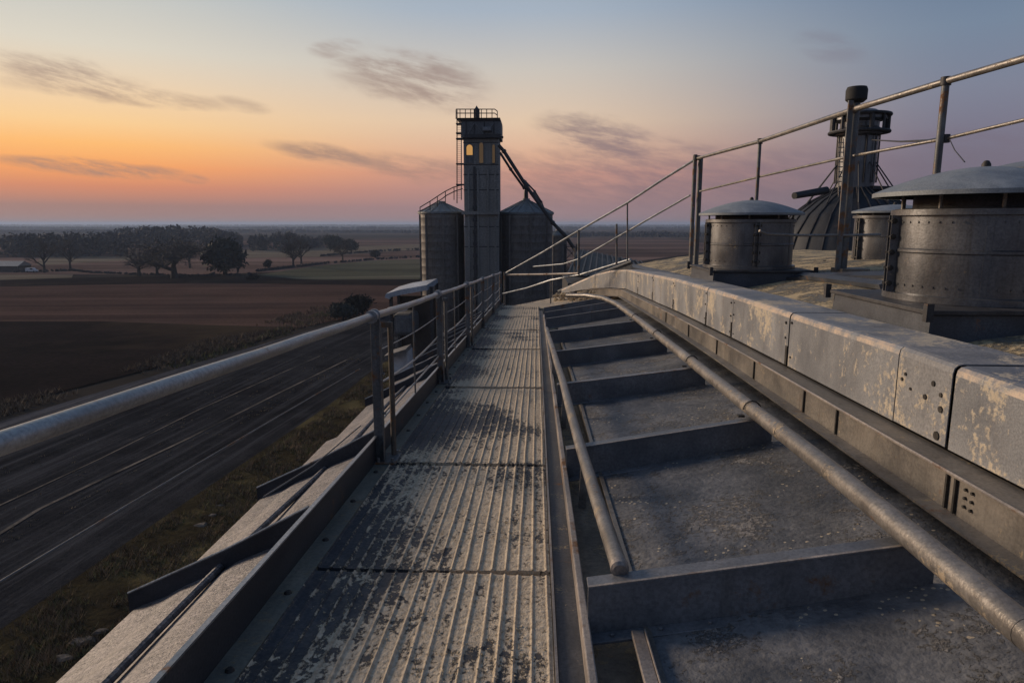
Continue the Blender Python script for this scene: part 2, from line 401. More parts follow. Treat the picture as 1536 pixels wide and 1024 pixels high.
# ------------------------------------------------------------------ vegetation
def tree_proto(name, h, spread, seed, mat, twigs=2600, trunk_h=.24, dense=False, size=1.0, levels=5):
    random.seed(seed)
    tr = MB(); cr = MB(); tips = []
    def limb(p, d, L, r, lev):
        pts = [p]; q = p.copy(); dd = d.copy()
        for k in range(4):
            dd = (dd + Vector((rnd(-.25, .25), rnd(-.25, .25), rnd(-.1, .2)))*(.5 if lev else .15)).normalized()
            q = q + dd*L/4; pts.append(q.copy())
        tr.tube(pts, [max(.018, r*(1-.14*i)) for i in range(5)], 6 if lev < 2 else (4 if lev < 4 else 3), False)
        if lev >= levels: tips.append((q, dd)); return
        nb = 5 if lev == 0 else (3 if lev < 3 else 2)
        for k in range(nb):
            a = 2*pi*k/nb + rnd(-.5, .5); o = Vector((cos(a), sin(a), 0))
            nd = (dd*(.7 if lev else .5) + o*rnd(.35, 1.0)*spread*(.8 if lev else 1) + Vector((0, 0, rnd(-.22, .2)))).normalized()
            s0 = pts[random.choice((1, 2, 3, 4))] if lev else pts[(4, 3, 4, 2, 3)[k]]
            limb(s0, nd, L*rnd(.62, .85), r*.56, lev+1)
        if lev >= levels-2: tips.append((q, dd))
    limb(Vector((0, 0, -.2)), Vector((0, 0, 1)), h*trunk_h, h*.034, 0)
    zt = max(t[0].z for t in tips); k = h/zt*.93
    for i in range(twigs):
        q, d = random.choice(tips)
        v = Vector((rnd(-1, 1), rnd(-1, 1), rnd(-.7, 1))).normalized()
        L = rnd(.5, 1.3)*size; p = q + Vector((random.gauss(0, .28), random.gauss(0, .28), random.gauss(0, .25)))*size*(2.2 if dense else 1)
        w = (rnd(.014, .028) if not dense else rnd(.12, .3))*size
        sd = v.orthogonal().normalized()*w
        e = p + v*L
        cr.add([p-sd, p+sd, e+sd*.4, e-sd*.4], [(0, 1, 2, 3)])
    for mb in (tr, cr): mb.v = [(a*k, b*k, c*k) for a, b, c in mb.v]
    root = thing(name, (0, 0, -500), 'tree', 'tree')
    WLOC[root.name] = Vector((0, 0, 0))
    tr.build('trunk', M['bark'], root); cr.build('crown', mat, root)
    return root
def cp(src, loc, s=1.0, rz=0.0, sx=1.0):
    o = src.copy(); COL.objects.link(o); o.location = loc; o.scale = (s*sx, s*sx, s); o.rotation_euler = (0, 0, rz)
    for ch in list(src.children):
        c = ch.copy(); COL.objects.link(c); c.parent = o
    return o
def place(o, px, pybase, pytop, label, rz=0, sx=1.0, h0=10.0, cat='tree', group='trees scattered over the fields'):
    p = on_z(px, pybase, 0); q = on_y(px, pytop, p.y); s = max(q.z, .3)/h0
    o.location = (p.x, p.y, 0); o.scale = (s*sx, s*sx, s); o.rotation_euler = (0, 0, rz); tag(o, label, cat, group)
oakA = tree_proto('bare_tree', 10, 1.7, 3, M['twig'], 1100, .2, size=.9)
oakB = tree_proto('bare_tree', 10, 1.25, 11, M['twig'], 900, .22, size=.8)
tall = tree_proto('bare_tree', 10, .75, 23, M['twig'], 600, .26, size=.8)
ever = tree_proto('bushy_tree', 10, .75, 5, M['ever'], 3600, .16, True, size=.75, levels=4)
place(oakA, 262, 418, 353, 'broad bare tree with a thick trunk, the largest of the field trees', .4, 1.12)
place(oakB, 209, 414, 360, 'bare tree with a rounded crown just left of the broadest tree', 1.0, 1.15)
place(tall, 67, 409, 352, 'tall thin bare tree right of the white vehicle', 0, .8)
place(ever, 338, 412, 366, 'dense dark bushy tree standing alone right of the broad bare tree', 0, .95)
def more(src, *a, **k): o = cp(src, (0, 0, 0)); place(o, *a, **k); return o
more(oakB, 236, 412, 362, 'slender bare tree filling the gap beside the broad tree', 2.3, 1.0)
more(tall, 285, 402, 355, 'bare tree half hidden behind the broad tree on its right', 1.2, .9)
more(tall, 106, 404, 352, 'thin bare tree before the dark wood, right of another thin tree', 2.0, .8)
more(oakB, 440, 400, 347, 'leaning bare tree with a forked trunk beyond the pale meadow', 3.3, .75)
more(tall, 452, 396, 352, 'thin bare tree close beside the forked one', 5, .9)
more(ever, 503, 378, 356, 'small dark bushy tree on the field boundary', 1, .9)
more(oakB, 514, 390, 357, 'bare tree with a flat crown at the far edge of the meadow', 4.4, .8)
more(ever, 527, 378, 362, 'squat dark tree just right of the flat crowned tree', 2.5, 1.0)
more(ever, 563, 387, 377, 'small round evergreen bush on the field edge near the silos', 3.0, 1.1, cat='bush', group='dark bushes on the field edges')
more(ever, 402, 403, 391, 'narrow dark upright bush between the two field trees', 4.0, .6, cat='bush', group='dark bushes on the field edges')
more(ever, 380, 420, 413, 'low dark bush at the near edge of the meadow', 4.0, 1.6, cat='bush', group='dark bushes on the field edges')
more(ever, 535, 474, 446, 'bushy shrub at the corner of the ploughed field by the track', 4.0, 1.0, cat='bush', group='dark bushes on the field edges')
more(ever, 515, 480, 458, 'lower shrub at the trackside left of the bigger one', 2.0, 1.2, cat='bush', group='dark bushes on the field edges')

def mass(name, pts, depth, mat, n, leaf, label, per=70):
    """a far wood as one mass: pts = (px, base y, top y) along its front edge"""
    mb = MB()
    for i in range(n):
        t = rnd(0, len(pts)-1.001); k = int(t); t -= k
        px = lerp(pts[k][0], pts[k+1][0], t); yb = lerp(pts[k][1], pts[k+1][1], t); yt = lerp(pts[k][2], pts[k+1][2], t)
        p = on_z(px, yb, 0); h = on_y(px, yt, p.y).z*rnd(.62, 1.0)
        u = rnd(0, 1); p = p + Vector((p.x, p.y, 0)).normalized()*depth*u
        r = h*rnd(.22, .4)
        for j in range(per):
            d = Vector((random.gauss(0, 1), random.gauss(0, 1), random.gauss(0, 1))).normalized()*r*rnd(.5, 1)
            c = Vector((p.x+d.x, p.y+d.y, max(.2, h-r*.8+d.z*1.1 if j % 3 else rnd(0, h*.8))))
            a = Vector((rnd(-1, 1), rnd(-1, 1), rnd(-1, 1))).normalized(); b = a.orthogonal().normalized()
            s_ = leaf*rnd(.5, 1.2); mb.add([c-a*s_, c+b*s_*.8, c+a*s_, c-b*s_*.8], [(0, 1, 2, 3)])
    return tag(mb.build(name, mat), label, None, None, 'stuff')
random.seed(21)
mass('wood', [(-140, 386, 352), (0, 386, 352), (60, 386, 351), (100, 386, 350), (170, 385, 350), (190, 384, 354)], 90, M['wood'], 170, 1.0, 'dark wood at the far left of the fields')
mass('wood', [(165, 376, 346), (200, 375, 340), (250, 374, 338), (310, 373, 341), (345, 373, 348), (362, 372, 355)], 120, M['wood'], 170, 1.2, 'hazy wood behind the broad bare tree')
mass('wood', [(378, 377, 354), (400, 376, 350), (430, 375, 348), (455, 374, 352), (470, 373, 358), (498, 370, 352)], 60, M['wood'], 90, 1.0, 'small wood behind the meadow')
def hedge(pts, n, label, leaf=.45): return mass('hedgerow', [(x, y, y-t) for x, y, t in pts], 4, M['wood'], n, leaf, label, 14)
hedge([(20, 409, 2.5), (110, 407, 3.5), (140, 410, 2), (215, 413, 3), (300, 415, 2.5), (385, 412, 2.5)], 300, 'low dark hedge along the near edge of the fields')
hedge([(385, 408, 3), (430, 403, 3.5), (480, 397, 3), (560, 390, 3), (660, 385, 4)], 260, 'dark hedge running diagonally behind the pale meadow', .55)
hedge([(480, 385, 3), (560, 378, 3), (660, 374, 4)], 150, 'thin hedge line beyond the diagonal hedge', .6)
hedge([(-60, 398, 2), (0, 398, 4), (40, 397, 3)], 60, 'hedge behind the barn')
def treeline(y0, wob, pxr, n, leaf, label):
    pts = [(x, y0+rnd(-wob, wob), y0-rnd(3.2, 6.5)*(y0-334)/16) for x in range(pxr[0], pxr[1], 40)]
    return mass('distant_treeline', pts, 200, M['wood'], n*3, leaf, label, 22)
treeline(350, 1.2, (-200, 700), 300, 2.6, 'middle distance treeline left of the silos')
treeline(343.5, .7, (-240, 1100), 420, 4.0, 'far bluish treeline below the horizon')
treeline(339.3, .4, (-260, 1300), 520, 7.0, 'farthest treeline right on the horizon')
treeline(356, 1.5, (820, 1120), 120, 2.2, 'hedge lines beyond the right silo')

def tufts(name, poly_px, n, hgt, mat, label, blades=4, wid=.05, cl=.35, gap=0.0):
    mb = MB(); P = [on_z(x, y, 0) for x, y in poly_px]
    xs = [p.x for p in P]; ys = [p.y for p in P]; m = len(P); cnt = 0
    while cnt < n:
        x, y = rnd(min(xs), max(xs)), rnd(min(ys), max(ys)); ins = False
        for i in range(m):
            a, b = P[i], P[(i+1) % m]
            if (a.y > y) != (b.y > y) and x < (b.x-a.x)*(y-a.y)/(b.y-a.y)+a.x: ins = not ins
        if not ins: cnt += .02; continue
        cnt += 1
        if mnoise.noise(Vector((x*cl, y*cl, 0))) < rnd(-.4, .35)+gap: continue
        for k in range(blades):
            a = rnd(0, 2*pi); h = hgt*rnd(.4, 1.2); l = h*rnd(.3, .9)
            c = Vector((x+rnd(-.15, .15), y+rnd(-.15, .15), .1)); e = c+Vector((cos(a)*l, sin(a)*l, h)); sd = Vector((-sin(a), cos(a), 0))*wid
            mb.add([c-sd, c+sd, e], [(0, 1, 2)])
    return tag(mb.build(name, mat), label, None, None, 'stuff')
random.seed(31)
tufts('rough_grass', [(-300, 1150), (0, 955), (250, 782), (492, 618), (560, 562), (620, 545), (560, 680), (300, 1250)], 11000, .42, M['scrub'], 'rough brown grass at the foot of the building', 6, .022)
tufts('rough_grass', [(-300, 1150), (0, 955), (250, 782), (492, 618), (560, 562), (620, 545), (560, 680), (300, 1250)], 4500, .34, M['scrubg'], 'greener weeds among the brown grass', 6, .025)
tufts('scrub', [(-200, 690), (0, 628), (260, 550), (510, 478), (560, 455), (470, 462), (300, 515), (140, 575), (0, 606), (-200, 650)], 2600, 0.75, M['scrub'], 'brown scrub along the far side of the track', 7, .06, .06, .12)
tufts('scrub', [(0, 632), (260, 556), (510, 482), (560, 458), (480, 470), (320, 528), (140, 585), (0, 622)], 900, .7, M['scrubg'], 'green weeds along the track edge', 6, .05, .08, .1)
tufts('yard_straw', [(-100, 860), (60, 772), (275, 668), (420, 595), (540, 530), (545, 540), (425, 606), (280, 680), (70, 785), (-100, 880)], 240, .14, M['straw'], 'pale straw and weeds caught along the yard tracks', 7, .03)
tufts('yard_straw', [(0, 700), (260, 600), (500, 515), (540, 540), (300, 640), (0, 780)], 260, .12, M['straw'], 'scattered straw litter over the gravel yard', 6, .03)
# pale stones and scraps lying in the verge
random.seed(5)
for k, (px, py, s) in enumerate([(125, 965, .5), (150, 950, .35), (300, 790, .45), (318, 775, .3), (95, 990, .4), (330, 760, .25)]):
    p = on_z(px, py, 0); mb = MB(); n = 9
    lo = []; hi = []
    for j in range(n):
        a = 2*pi*j/n; r = s*rnd(.6, 1.1); lo.append((p.x+r*cos(a)*1.5, p.y+r*sin(a), .12)); hi.append((p.x+r*.6*cos(a)*1.5+.05, p.y+r*.6*sin(a), .12+s*rnd(.2, .35)))
    mb.hexa(lo, hi)
    tag(mb.build('stone_slab', M['line']), ['pale broken slab low in the verge, the biggest at the bottom left', 'smaller pale slab just behind the biggest one', 'pale slab in the dark verge below the rib', 'small pale slab touching another below the rib', 'pale slab nearest the bottom left corner', 'smallest pale scrap in the dark verge'][k], 'slab', 'pale slabs in the verge')

# ------------------------------------------------------------------ catwalk
cat = thing('catwalk', (-.55, 0, zd(0)), 'dusty ribbed steel catwalk with a dark toe board along its left edge', 'catwalk')
XL, XR = -1.13, .078
seams = [-1.5, 3.24, 5.04, 8.28, 11.85, 15.2, 18.7, 23.3]
random.seed(2)
def ribx(x, y=0.0):                # worn corrugation: ribs wander a little and are trodden flat in places
    u = (x-XL)/.07; r = round(u); u += .08*mnoise.noise(Vector((y*.9, r*3.7, 1)))+.025*mnoise.noise(Vector((y*5, r*1.3, 6)))
    t = abs(u-r)*2; h = .0045+.0065*max(0, .55+mnoise.noise(Vector((y*.8, r*.45, 8))))
    return h*max(0, 1-max(0, t-.05)/.20)
xs = [XL+i*(XR-XL)/276 for i in range(277)]
for i in range(len(seams)-1):
    y0, y1 = seams[i]+.03, seams[i+1]-.02
    tilt = [0, -.004, .012, .004, .01, .0, .006][i]
    mb = MB(); rows = []
    ny = max(2, int((y1-y0)/(.10 if i < 3 else .2)))
    for j in range(ny+1):
        y = lerp(y0, y1, j/ny); sag = .006*sin(pi*j/ny)
        dz = tilt*(1-2*j/ny)
        rows.append([(x, y, zd(y)+ribx(x, y)-sag+dz+.007*mnoise.noise(Vector((x*3, y*2, i)))+.003*mnoise.noise(Vector((x*9, y*7, i)))) for x in xs])
    mb.strip(rows)
    # folded front and back edges
    mb.strip([[(a, b, c) for a, b, c in rows[0]], [(a, b, c-.05) for a, b, c in rows[0]]])
    mb.strip([[(a, b, c) for a, b, c in rows[-1]], [(a, b, c-.05) for a, b, c in rows[-1]]])
    mb.build('deck_panel', M['deck'], cat)
# substructure below the seams
mb = MB()
for y in seams[1:-1]: mb.box(-1.2, .06, y-.05, y+.05, zd(y)-.14, zd(y)-.06)
build_each(mb, 'cross_bearer', M['dark'], cat)
def along(prof, ys, zf, name, mat, parent, xoff=lambda y: 0.0, bevel=0):
    mb = MB(); n = len(prof); rows = [[(x+xoff(y), y, zf(y)+z) for x, z in prof]+[(prof[0][0]+xoff(y), y, zf(y)+prof[0][1])] for y in ys]
    mb.strip(rows); mb.f += [tuple(range(n))[::-1], tuple((len(rows)-1)*(n+1)+k for k in range(n))]; mb.sm += [False, False]
    return mb.build(name, mat, parent, bevel=bevel)
ysl = [-1.5+.5*k for k in range(51)]
along([(-1.25, -.03), (-1.135, -.03), (-1.135, .004), (-1.25, .004)], ysl, zd, 'edge_strip', M['edge'], cat)
along([(-1.262, -.03), (-1.252, -.03), (-1.252, .205), (-1.262, .205)], ysl, zd, 'toe_board', M['toe'], cat)
along([(-1.262, .206), (-1.238, .206), (-1.238, .216), (-1.262, .216)], ysl, zd, 'toe_board_lip', M['rail'], cat)
mb = MB()
for k in range(26):
    y = .5+k*.62; z = zd(y); mb.lathe((-1.19+.01*sin(k*5), y, z+.004), [(.0, .012), (.012, .012), (.017, .008), (.02, .0)][::-1], 8)
build_each(mb, 'strip_bolt', M['bolt'], cat)
along([(.097, -.05), (.196, -.05), (.196, -.004), (.097, -.004)], ysl[:46], zd, 'side_strip', M['strip'], cat)
along([(.083, -.05), (.094, -.05), (.094, .016), (.083, .016)], ysl[:46], zd, 'side_lip', M['kerb'], cat)
along([(.197, -.12), (.232, -.12), (.232, .085), (.197, .085)], [y for y in ysl if y < 19], zd, 'kerb_angle', M['kerb'], cat, bevel=.006)
# loose grain on the deck
random.seed(12); mb = MB()
for k in range(3000):
    y = .8+abs(random.gauss(0, 5)); x = XR-.02-abs(random.gauss(0, .42))
    if x < XL or y > 22: continue
    if mnoise.noise(Vector((x*2.5, y*1.1, 3))) < -.02: continue
    r = rnd(.002, .006); z = zd(y)+ribx(x, y)+r*.3; a = rnd(0, pi); ca, sa = cos(a)*r*1.6, sin(a)*r*1.6
    mb.add([(x-ca, y-sa, z), (x+sa*.6, y-ca*.6, z), (x+ca, y+sa, z), (x-sa*.6, y+ca*.6, z), (x, y, z+r*.9)], [(0, 1, 4), (1, 2, 4), (2, 3, 4), (3, 0, 4)])
tag(mb.build('spilt_grain', M['grain']), 'loose tan grain crumbs scattered over the ribbed deck', None, None, 'stuff')

# ------------------------------------------------------------------ left guard rail
RX = -1.245
def zr(Y): return ZC-.425-.053*Y
gr = thing('guard_rail', (RX, 5.1, zd(5.1)), 'galvanised pipe guard rail with clamped posts running along the left of the catwalk', 'railing')
PY = [5.12, 8.55, 12.1, 15.6, 19.4, 23.6]
random.seed(8)
segs = [-.6]+PY
for i in range(len(segs)-1):
    a, b = segs[i], segs[i+1]
    mb = MB(); mb.tube([(RX+.006*sin(t*3), lerp(a, b, t/8), zr(lerp(a, b, t/8))-.012*sin(pi*t/8)*(i > 0)) for t in range(9)], .029 if i < 2 else .026, 16)
    mb.build('handrail', M['rail'], gr)
for i, y in enumerate(PY):
    z0, z1 = zd(y), zr(y); mb = MB()
    mb.box(RX-.02, RX+.055, y-.012, y+.012, z0-.02, z1-.02)             # flat bar
    if i in (0, 1): mb.box(RX+.057, RX+.067, y-.055, y-.012, z0-.02, z1-.05)
    p = mb.build('post', M['post'], gr, bevel=.004)
    mb = MB(); mb.tube([(RX+.105 if i == 0 else RX+.085, y+.12, z0), (RX+.105 if i == 0 else RX+.08, y+.12, z1-.06)], .021, 10)
    if i < 2: mb.box(RX+.03, RX+.125, y+.08, y+.10, z1-.10, z1-.06)
    if i < 3: mb.build('side_post', M['rusty'] if i == 0 else M['post'], gr)
    mb = MB()
    mb.tube([(RX, y-.05, z1+.0027), (RX, y+.05, z1-.0027)], .043, 16); mb.tube([(RX, y-.055, z1), (RX, y-.035, z1)], .05, 16); mb.tube([(RX, y+.035, z1), (RX, y+.055, z1)], .05, 16)
    mb.build('clamp', M['rail'], p)
    mb = MB(); mb.box(RX-.03, RX+.16, y-.09, y+.16, z0+.006, z0+.02)
    mb.build('base_plate', M['post'], p)
    mb = MB()
    for dx, dy in ((.02, -.06), (.13, -.06), (.13, .13)): mb.tube([(RX+dx, y+dy, z0+.02), (RX+dx, y+dy, z0+.055)], .013, 6, smooth=False)
    for q in (.35, .62): mb.tube([(RX+.055, y-.03, lerp(z0, z1, q)), (RX+.085, y-.035, lerp(z0, z1, q))], .012, 6, smooth=False)
    build_each(mb, 'bolt', M['galv'], p)
def rod(name, pts, r, mat=None, par=gr):
    mb = MB(); mb.tube(pts, r, 8); return mb.build(name, mat or M['rail'], par)
# thin wires and rods between posts
rod('wire', [on_x(x, y, RX) for x, y in ((-40, 896), (180, 764), (380, 646), (540, 553))], .0032, M['post'])
rod('wire', [on_x(x, y, RX) for x, y in ((395, 745), (470, 698), (541, 638))], .0042, M['post'])
for a, b in zip(PY, PY[1:]):
    pts = []
    for k in range(9):
        y = lerp(a, b, k/8); pts.append((RX, y, lerp(zd(y), zr(y), .53)-.05*sin(pi*k/8)))
    rod('mid_rail', pts, .010)
    pts = [(RX+.002, lerp(a, b, k/8), zd(lerp(a, b, k/8))+.30+.05*(k/8)) for k in range(9)]
    rod('low_rail', pts, .009)
    rod('wire', [(RX, lerp(a, b, k/8), lerp(zd(lerp(a, b, k/8)), zr(lerp(a, b, k/8)), .76)-.03*sin(pi*k/8)) for k in range(9)], .005)
    y = (a+b)/2; rod('thin_post', [(RX, y, zd(y)+.2), (RX, y, zr(y))], .009, M['post'])

# ------------------------------------------------------------------ storage building: eaves, roof bays, crown
bld = thing('storage_building', (4, 10, 0), 'long storage building whose grey ribbed roof fills the foreground right of the catwalk', 'building')
mb = MB(); mb.box(-2.15, 13.5, -4, 26, 0, ZC-3.35); mb.build('wall', M['wall'], bld)
def xe(k): return k
eave = MB(); rows = []
for y in sorted([-1.5+j*.43 for j in range(61)]+[1.75+1.83*k+e for k in range(-1, 12) for e in (-.004, .004)]):
    rows.append([(lerp(-1.265, -2.33, t/10), y, ZC-lerp(1.52, 2.075, t/10)-.05*y+.075*(t/10)*(((y-1.75)/1.83) % 1.0-.5)+.006*sin(t*2.1)+.004*mnoise.noise(Vector((t*.7, y*2, 9)))) for t in range(11)])
eave.strip(rows); eave.build('eave_sheet', M['eave'], bld, solid=.012)
mb = MB(); mb.tube([(-1.78+.02*sin(y*1.3), y, ZC-1.52-.05*y-(.515/1.065)*.555+.028) for y in [-1.5+.3*k for k in range(84)]], .022, 8); mb.build('seam_roll', M['eave'], bld)
for k, y in enumerate([1.75, 3.58, 5.42, 9.1, 10.95, 12.8, 14.65, 16.5, 18.35, 20.2]):
    mb = MB()
    top = [(-1.27, ZC-1.39-.05*y), (-1.78, ZC-1.665-.05*y), (-2.36, ZC-1.94-.05*y)]
    bot = [(-2.36, ZC-2.10-.05*y), (-1.27, ZC-1.54-.05*y)]
    pr = top+bot
    mb.hexa([(x, y-.005, z) for x, z in pr], [(x, y+.005, z) for x, z in pr])
    o = mb.build('eave_rib', M['toe'], bld)
    mb = MB(); mb.tube([(x, y, z+.004) for x, z in top], .008, 6); mb.build('rib_edge', M['rail'], o)

BXA, BXB = 2.0, .03
def xpipe(y): return 1.42+.03*y
def zpipe(px, py): return on_x(px, py, 1.42, .03)
PP = [zpipe(x, y) for x, y in ((1536, 944), (1365, 802), (1227, 690), (1123, 610), (1031, 537), (982, 499), (950, 474))]
zp_tab = sorted((p.y, p.z) for p in PP)
def zpc(y): return interp(zp_tab, y)
pur = []
for (pl, pr) in (((885, 880), (1331, 808)), ((848, 674), (1117, 628)), ((833, 577), (1030, 546)), ((826, 528), (980, 501)), ((821, 497), (948, 478)), ((818, 478), (925, 464))):
    R = on_x(pr[0], pr[1], 1.36, .03); L = on_y(pl[0], pl[1], R.y); pur.append((R.y, L.z))
zl_tab = [(y, z) for y, z in pur]
def zl(y): return interp(zl_tab, y)
def zroof(x, y):                     # roof sheet of the bays, below the purlin tops
    xl, xr = .23, xpipe(y)
    t = (x-xl)/(xr-xl); return lerp(zl(y)-.235, zpc(y)-.05-.21, t)
mb = MB(); rows = []
ylist = [-1.5+.35*k for k in range(67)]
for y in ylist:
    rows.append([(lerp(.49, BXA+BXB*y+.12, t/16), y, zroof(lerp(.49, BXA+BXB*y+.12, t/16), y)+.006*mnoise.noise(Vector((t*.6, y*1.5, 2)))) for t in range(17)])
mb.strip(rows); mb.build('roof_sheet', M['roof'], bld)
print('PUR', [round(p[0], 2) for p in pur], [round(ZC-p[1], 2) for p in pur])
ypur = [.55]+[p[0] for p in pur]+[pur[-1][0]+2.3, pur[-1][0]+4.4]
for k, y in enumerate(ypur):
    mb = MB(); x0, x1 = .225, xpipe(y)+.14
    zt0, zt1 = zl(y), zpc(y)-.055 - (x1-xpipe(y))*-.05
    # Z section: top flange away from camera, web, lower flange toward camera
    def pl(yy0, yy1, za, zb):
        mb.hexa([(x0, yy0, zt0+za), (x1, yy0, zt1+za), (x1, yy1, zt1+za), (x0, yy1, zt0+za)], [(x0, yy0, zt0+zb), (x1, yy0, zt1+zb), (x1, yy1, zt1+zb), (x0, yy1, zt0+zb)])
    pl(y-.006, y+.004, -.225, -.009); pl(y-.010, y+.085, -.0085, 0); pl(y-.075, y-.0065, -.225, -.212)
    for q in range(7):
        t_ = (q+.5)/7; c_ = Vector((lerp(x0, x1, t_), y-.042, lerp(zt0, zt1, t_)-.212)); mb.tube([c_, c_+Vector((0, 0, .012))], .010, 6, smooth=False)
    o = mb.build('purlin', M['purlin'], bld, bevel=.003)
    mb = MB(); mb.obox(((x0+x1)/2, y-.004, (zt0+zt1)/2+.003), ((x1-x0)/2, 0, (zt1-zt0)/2), (0, .007, 0), (0, 0, .0022)); mb.build('worn_edge', M['kerb'], o)
# gutter floor between kerb and roof bay, with a low upstand
along([(.234, -.07), (.47, -.07), (.47, -.055), (.234, -.055)], [y for y in ysl if y < 19], zd, 'gutter', M['gutter'], bld)
mb = MB()
ug = [-1+.4*k for k in range(40)]
mb.strip([[(.462, y, zroof(.49, y)+.012), (.488, y, zroof(.49, y)+.012), (.488, y, zroof(.49, y)-.25)] for y in ug]); mb.build('gutter_upstand', M['chan'], bld, solid=.008)
# conduit lying in the gutter
cond = thing('conduit', (.36, 3, zd(3)), 'worn steel conduit pipe lying along the gutter right of the catwalk', 'pipe')
def ztop(y): return zl(y)+.05
CP = [Vector((.365, pur[0][0]+.07, ztop(pur[0][0])))]+[Vector((lerp(.36, .27, (p[0]-pur[0][0])/5), p[0], ztop(p[0]))) for p in pur[1:5]]
CP = [CP[0]]+[v for a, b in zip(CP, CP[1:]) for v in (a.lerp(b, .5)-Vector((0, 0, .012)), b)]
mb = MB(); mb.tube(CP, .038, 14); mb.build('pipe_run', M['pipe'], cond)
mb = MB(); e = CP[0]; mb.tube([e+Vector((0, .03, 0)), e+Vector((0, -.004, -.002)), e+Vector((0, -.012, -.004))], [.040, .040, .030], 14); mb.build('end_collar', M['kerb'], cond)
for p in (CP[1], CP[3], CP[5]):
    q = p+Vector((-.02, .55, 0)); zg = zd(q.y)-.085
    mb = MB(); mb.hexa([(q.x-.035, q.y, zg), (q.x+.015, q.y, zg), (q.x+.015, q.y+.02, zg), (q.x-.035, q.y+.02, zg)],
                       [(q.x-.02, q.y, q.z-.03), (q.x+.03, q.y, q.z-.03), (q.x+.03, q.y+.02, q.z-.03), (q.x-.02, q.y+.02, q.z-.03)])
    mb.build('bracket', M['pipe'], cond)
mb = MB(); mb.bar((.425, .3, zroof(.49, .3)+.03), (.425, pur[0][0]-.08, zroof(.49, pur[0][0])+.03), .05, .022); mb.bar((.455, .3, zroof(.49, .3)+.018), (.455, pur[0][0]-.08, zroof(.49, pur[0][0])+.018), .008, .06); o = mb.build('gutter_strip', M['kerb'], bevel=.003); tag(o, 'flat brown metal strip along the gutter edge before the nearest cross rib', 'metal strip')

# wide grain pipe across the purlins
gp = thing('roof_pipe', (1.5, 5, zpc(5)), 'long brown weathered pipe resting on the purlins with couplings, left of the sheet metal cover', 'pipe')
ye = PP[-1].y
pts = [(xpipe(y), y, zpc(y)) for y in [.2+.35*k for k in range(int((ye-.2)/.35))]]
last = PP[-1]; pts += [tuple(last)]
for px, py, Y in ((925, 456, ye+1.6), (905, 447, ye+2.6), (880, 443, ye+3.4), (850, 443, ye+3.9)): pts.append(tuple(on_y(px, py, Y)))
mb = MB(); mb.tube(pts, .052, 18); mb.build('pipe_run', M['pipe'], gp)
for y in (1.95, 4.2, 6.6, 8.8):
    mb = MB(); mb.tube([(xpipe(y-.035), y-.035, zpc(y-.035)), (xpipe(y+.035), y+.035, zpc(y+.035))], .0535, 18); mb.build('coupling', M['pipe'], gp)
for y in ypur[2:6]:
    mb = MB(); x = xpipe(y+.04); z = zpc(y+.04)
    mb.tube([(x+.062*cos(a), y+.04, z+.062*sin(a)) for a in [pi*k/8 for k in range(9)]], .006, 6); mb.box(x-.10, x-.055, y+.02, y+.06, z-.054, z-.04); mb.build('saddle', M['bolt'], gp)

# ------------------------------------------------------------------ sheet metal conveyor cover
TT = [on_x(x, y, BXA, BXB) for x, y in ((1536, 583), (1434, 548), (1351, 519), (1240, 486), (1101, 442), (1015, 418), (940, 404))]
TB = [on_x(x, y, BXA, BXB) for x, y in ((1536, 732), (1376, 650), (1240, 579), (1186, 551), (1094, 504), (1017, 467), (939, 433))]
zt_tab = sorted((p.y, p.z) for p in TT); zb_tab = sorted((p.y, p.z) for p in TB)
YE = zt_tab[-1][0]
end_px = [(915, 405.5, 431.5, YE+1.2), (893, 411, 432, YE+2.3), (870, 421, 435, YE+3.2), (842, 434, 441, YE+4.2)]
path = []
for k in range(60):
    y = .8+k*(YE-.8)/59; path.append((BXA+BXB*y, y, interp(zt_tab, y), interp(zb_tab, y)))
NBASE = len(path)
for px, yt, yb, Y in end_px:
    a = on_y(px, yt, Y); b = on_y(px, yb, Y); path.append((a.x, Y, a.z, b.z))
def pat(y):
    for a, b in zip(path, path[1:]):
        if a[1] <= y <= b[1]:
            t = (y-a[1])/(b[1]-a[1]); return tuple(lerp(p, q, t) for p, q in zip(a, b))
    return path[0] if y < path[0][1] else path[-1]
W = .50
def side(y):
    a, b = pat(y-.05), pat(y+.05); d = Vector((b[0]-a[0], b[1]-a[1], 0))
    d = d.normalized() if d.length > 1e-6 else Vector((0, 1, 0)); return Vector((d.y, -d.x, 0))
def prof_rows(ys, prof):
    rows = []
    for y in ys:
        x, _, zt, zb = pat(y); sd = side(y)
        rows.append([(x+sd.x*u, y+sd.y*u, (zt if ref == 't' else zb)+w) for u, ref, w in prof])
    return rows
cov = thing('conveyor_cover', (2.3, 6, interp(zb_tab, 6)), 'grey sheet metal conveyor cover of bolted plates, flaking and dusty, right of the brown pipe', 'conveyor')
PROF = [(0, 'b', 0), (0, 't', -.05), (.006, 't', -.022), (.022, 't', -.006), (.05, 't', 0), (W-.03, 't', 0.0), (W, 't', -.03), (W, 'b', 0)]
cut = [.8]+sorted(on_x(x, y, BXA, BXB).y for x, y in ((1434, 548), (1351, 519), (1186, 470), (1101, 442), (1062, 430), (1012, 417), (980, 411), (958, 407), (940, 404)))+[YE+1.2, YE+2.3, YE+4.2]
print('CUT', [round(c, 2) for c in cut])
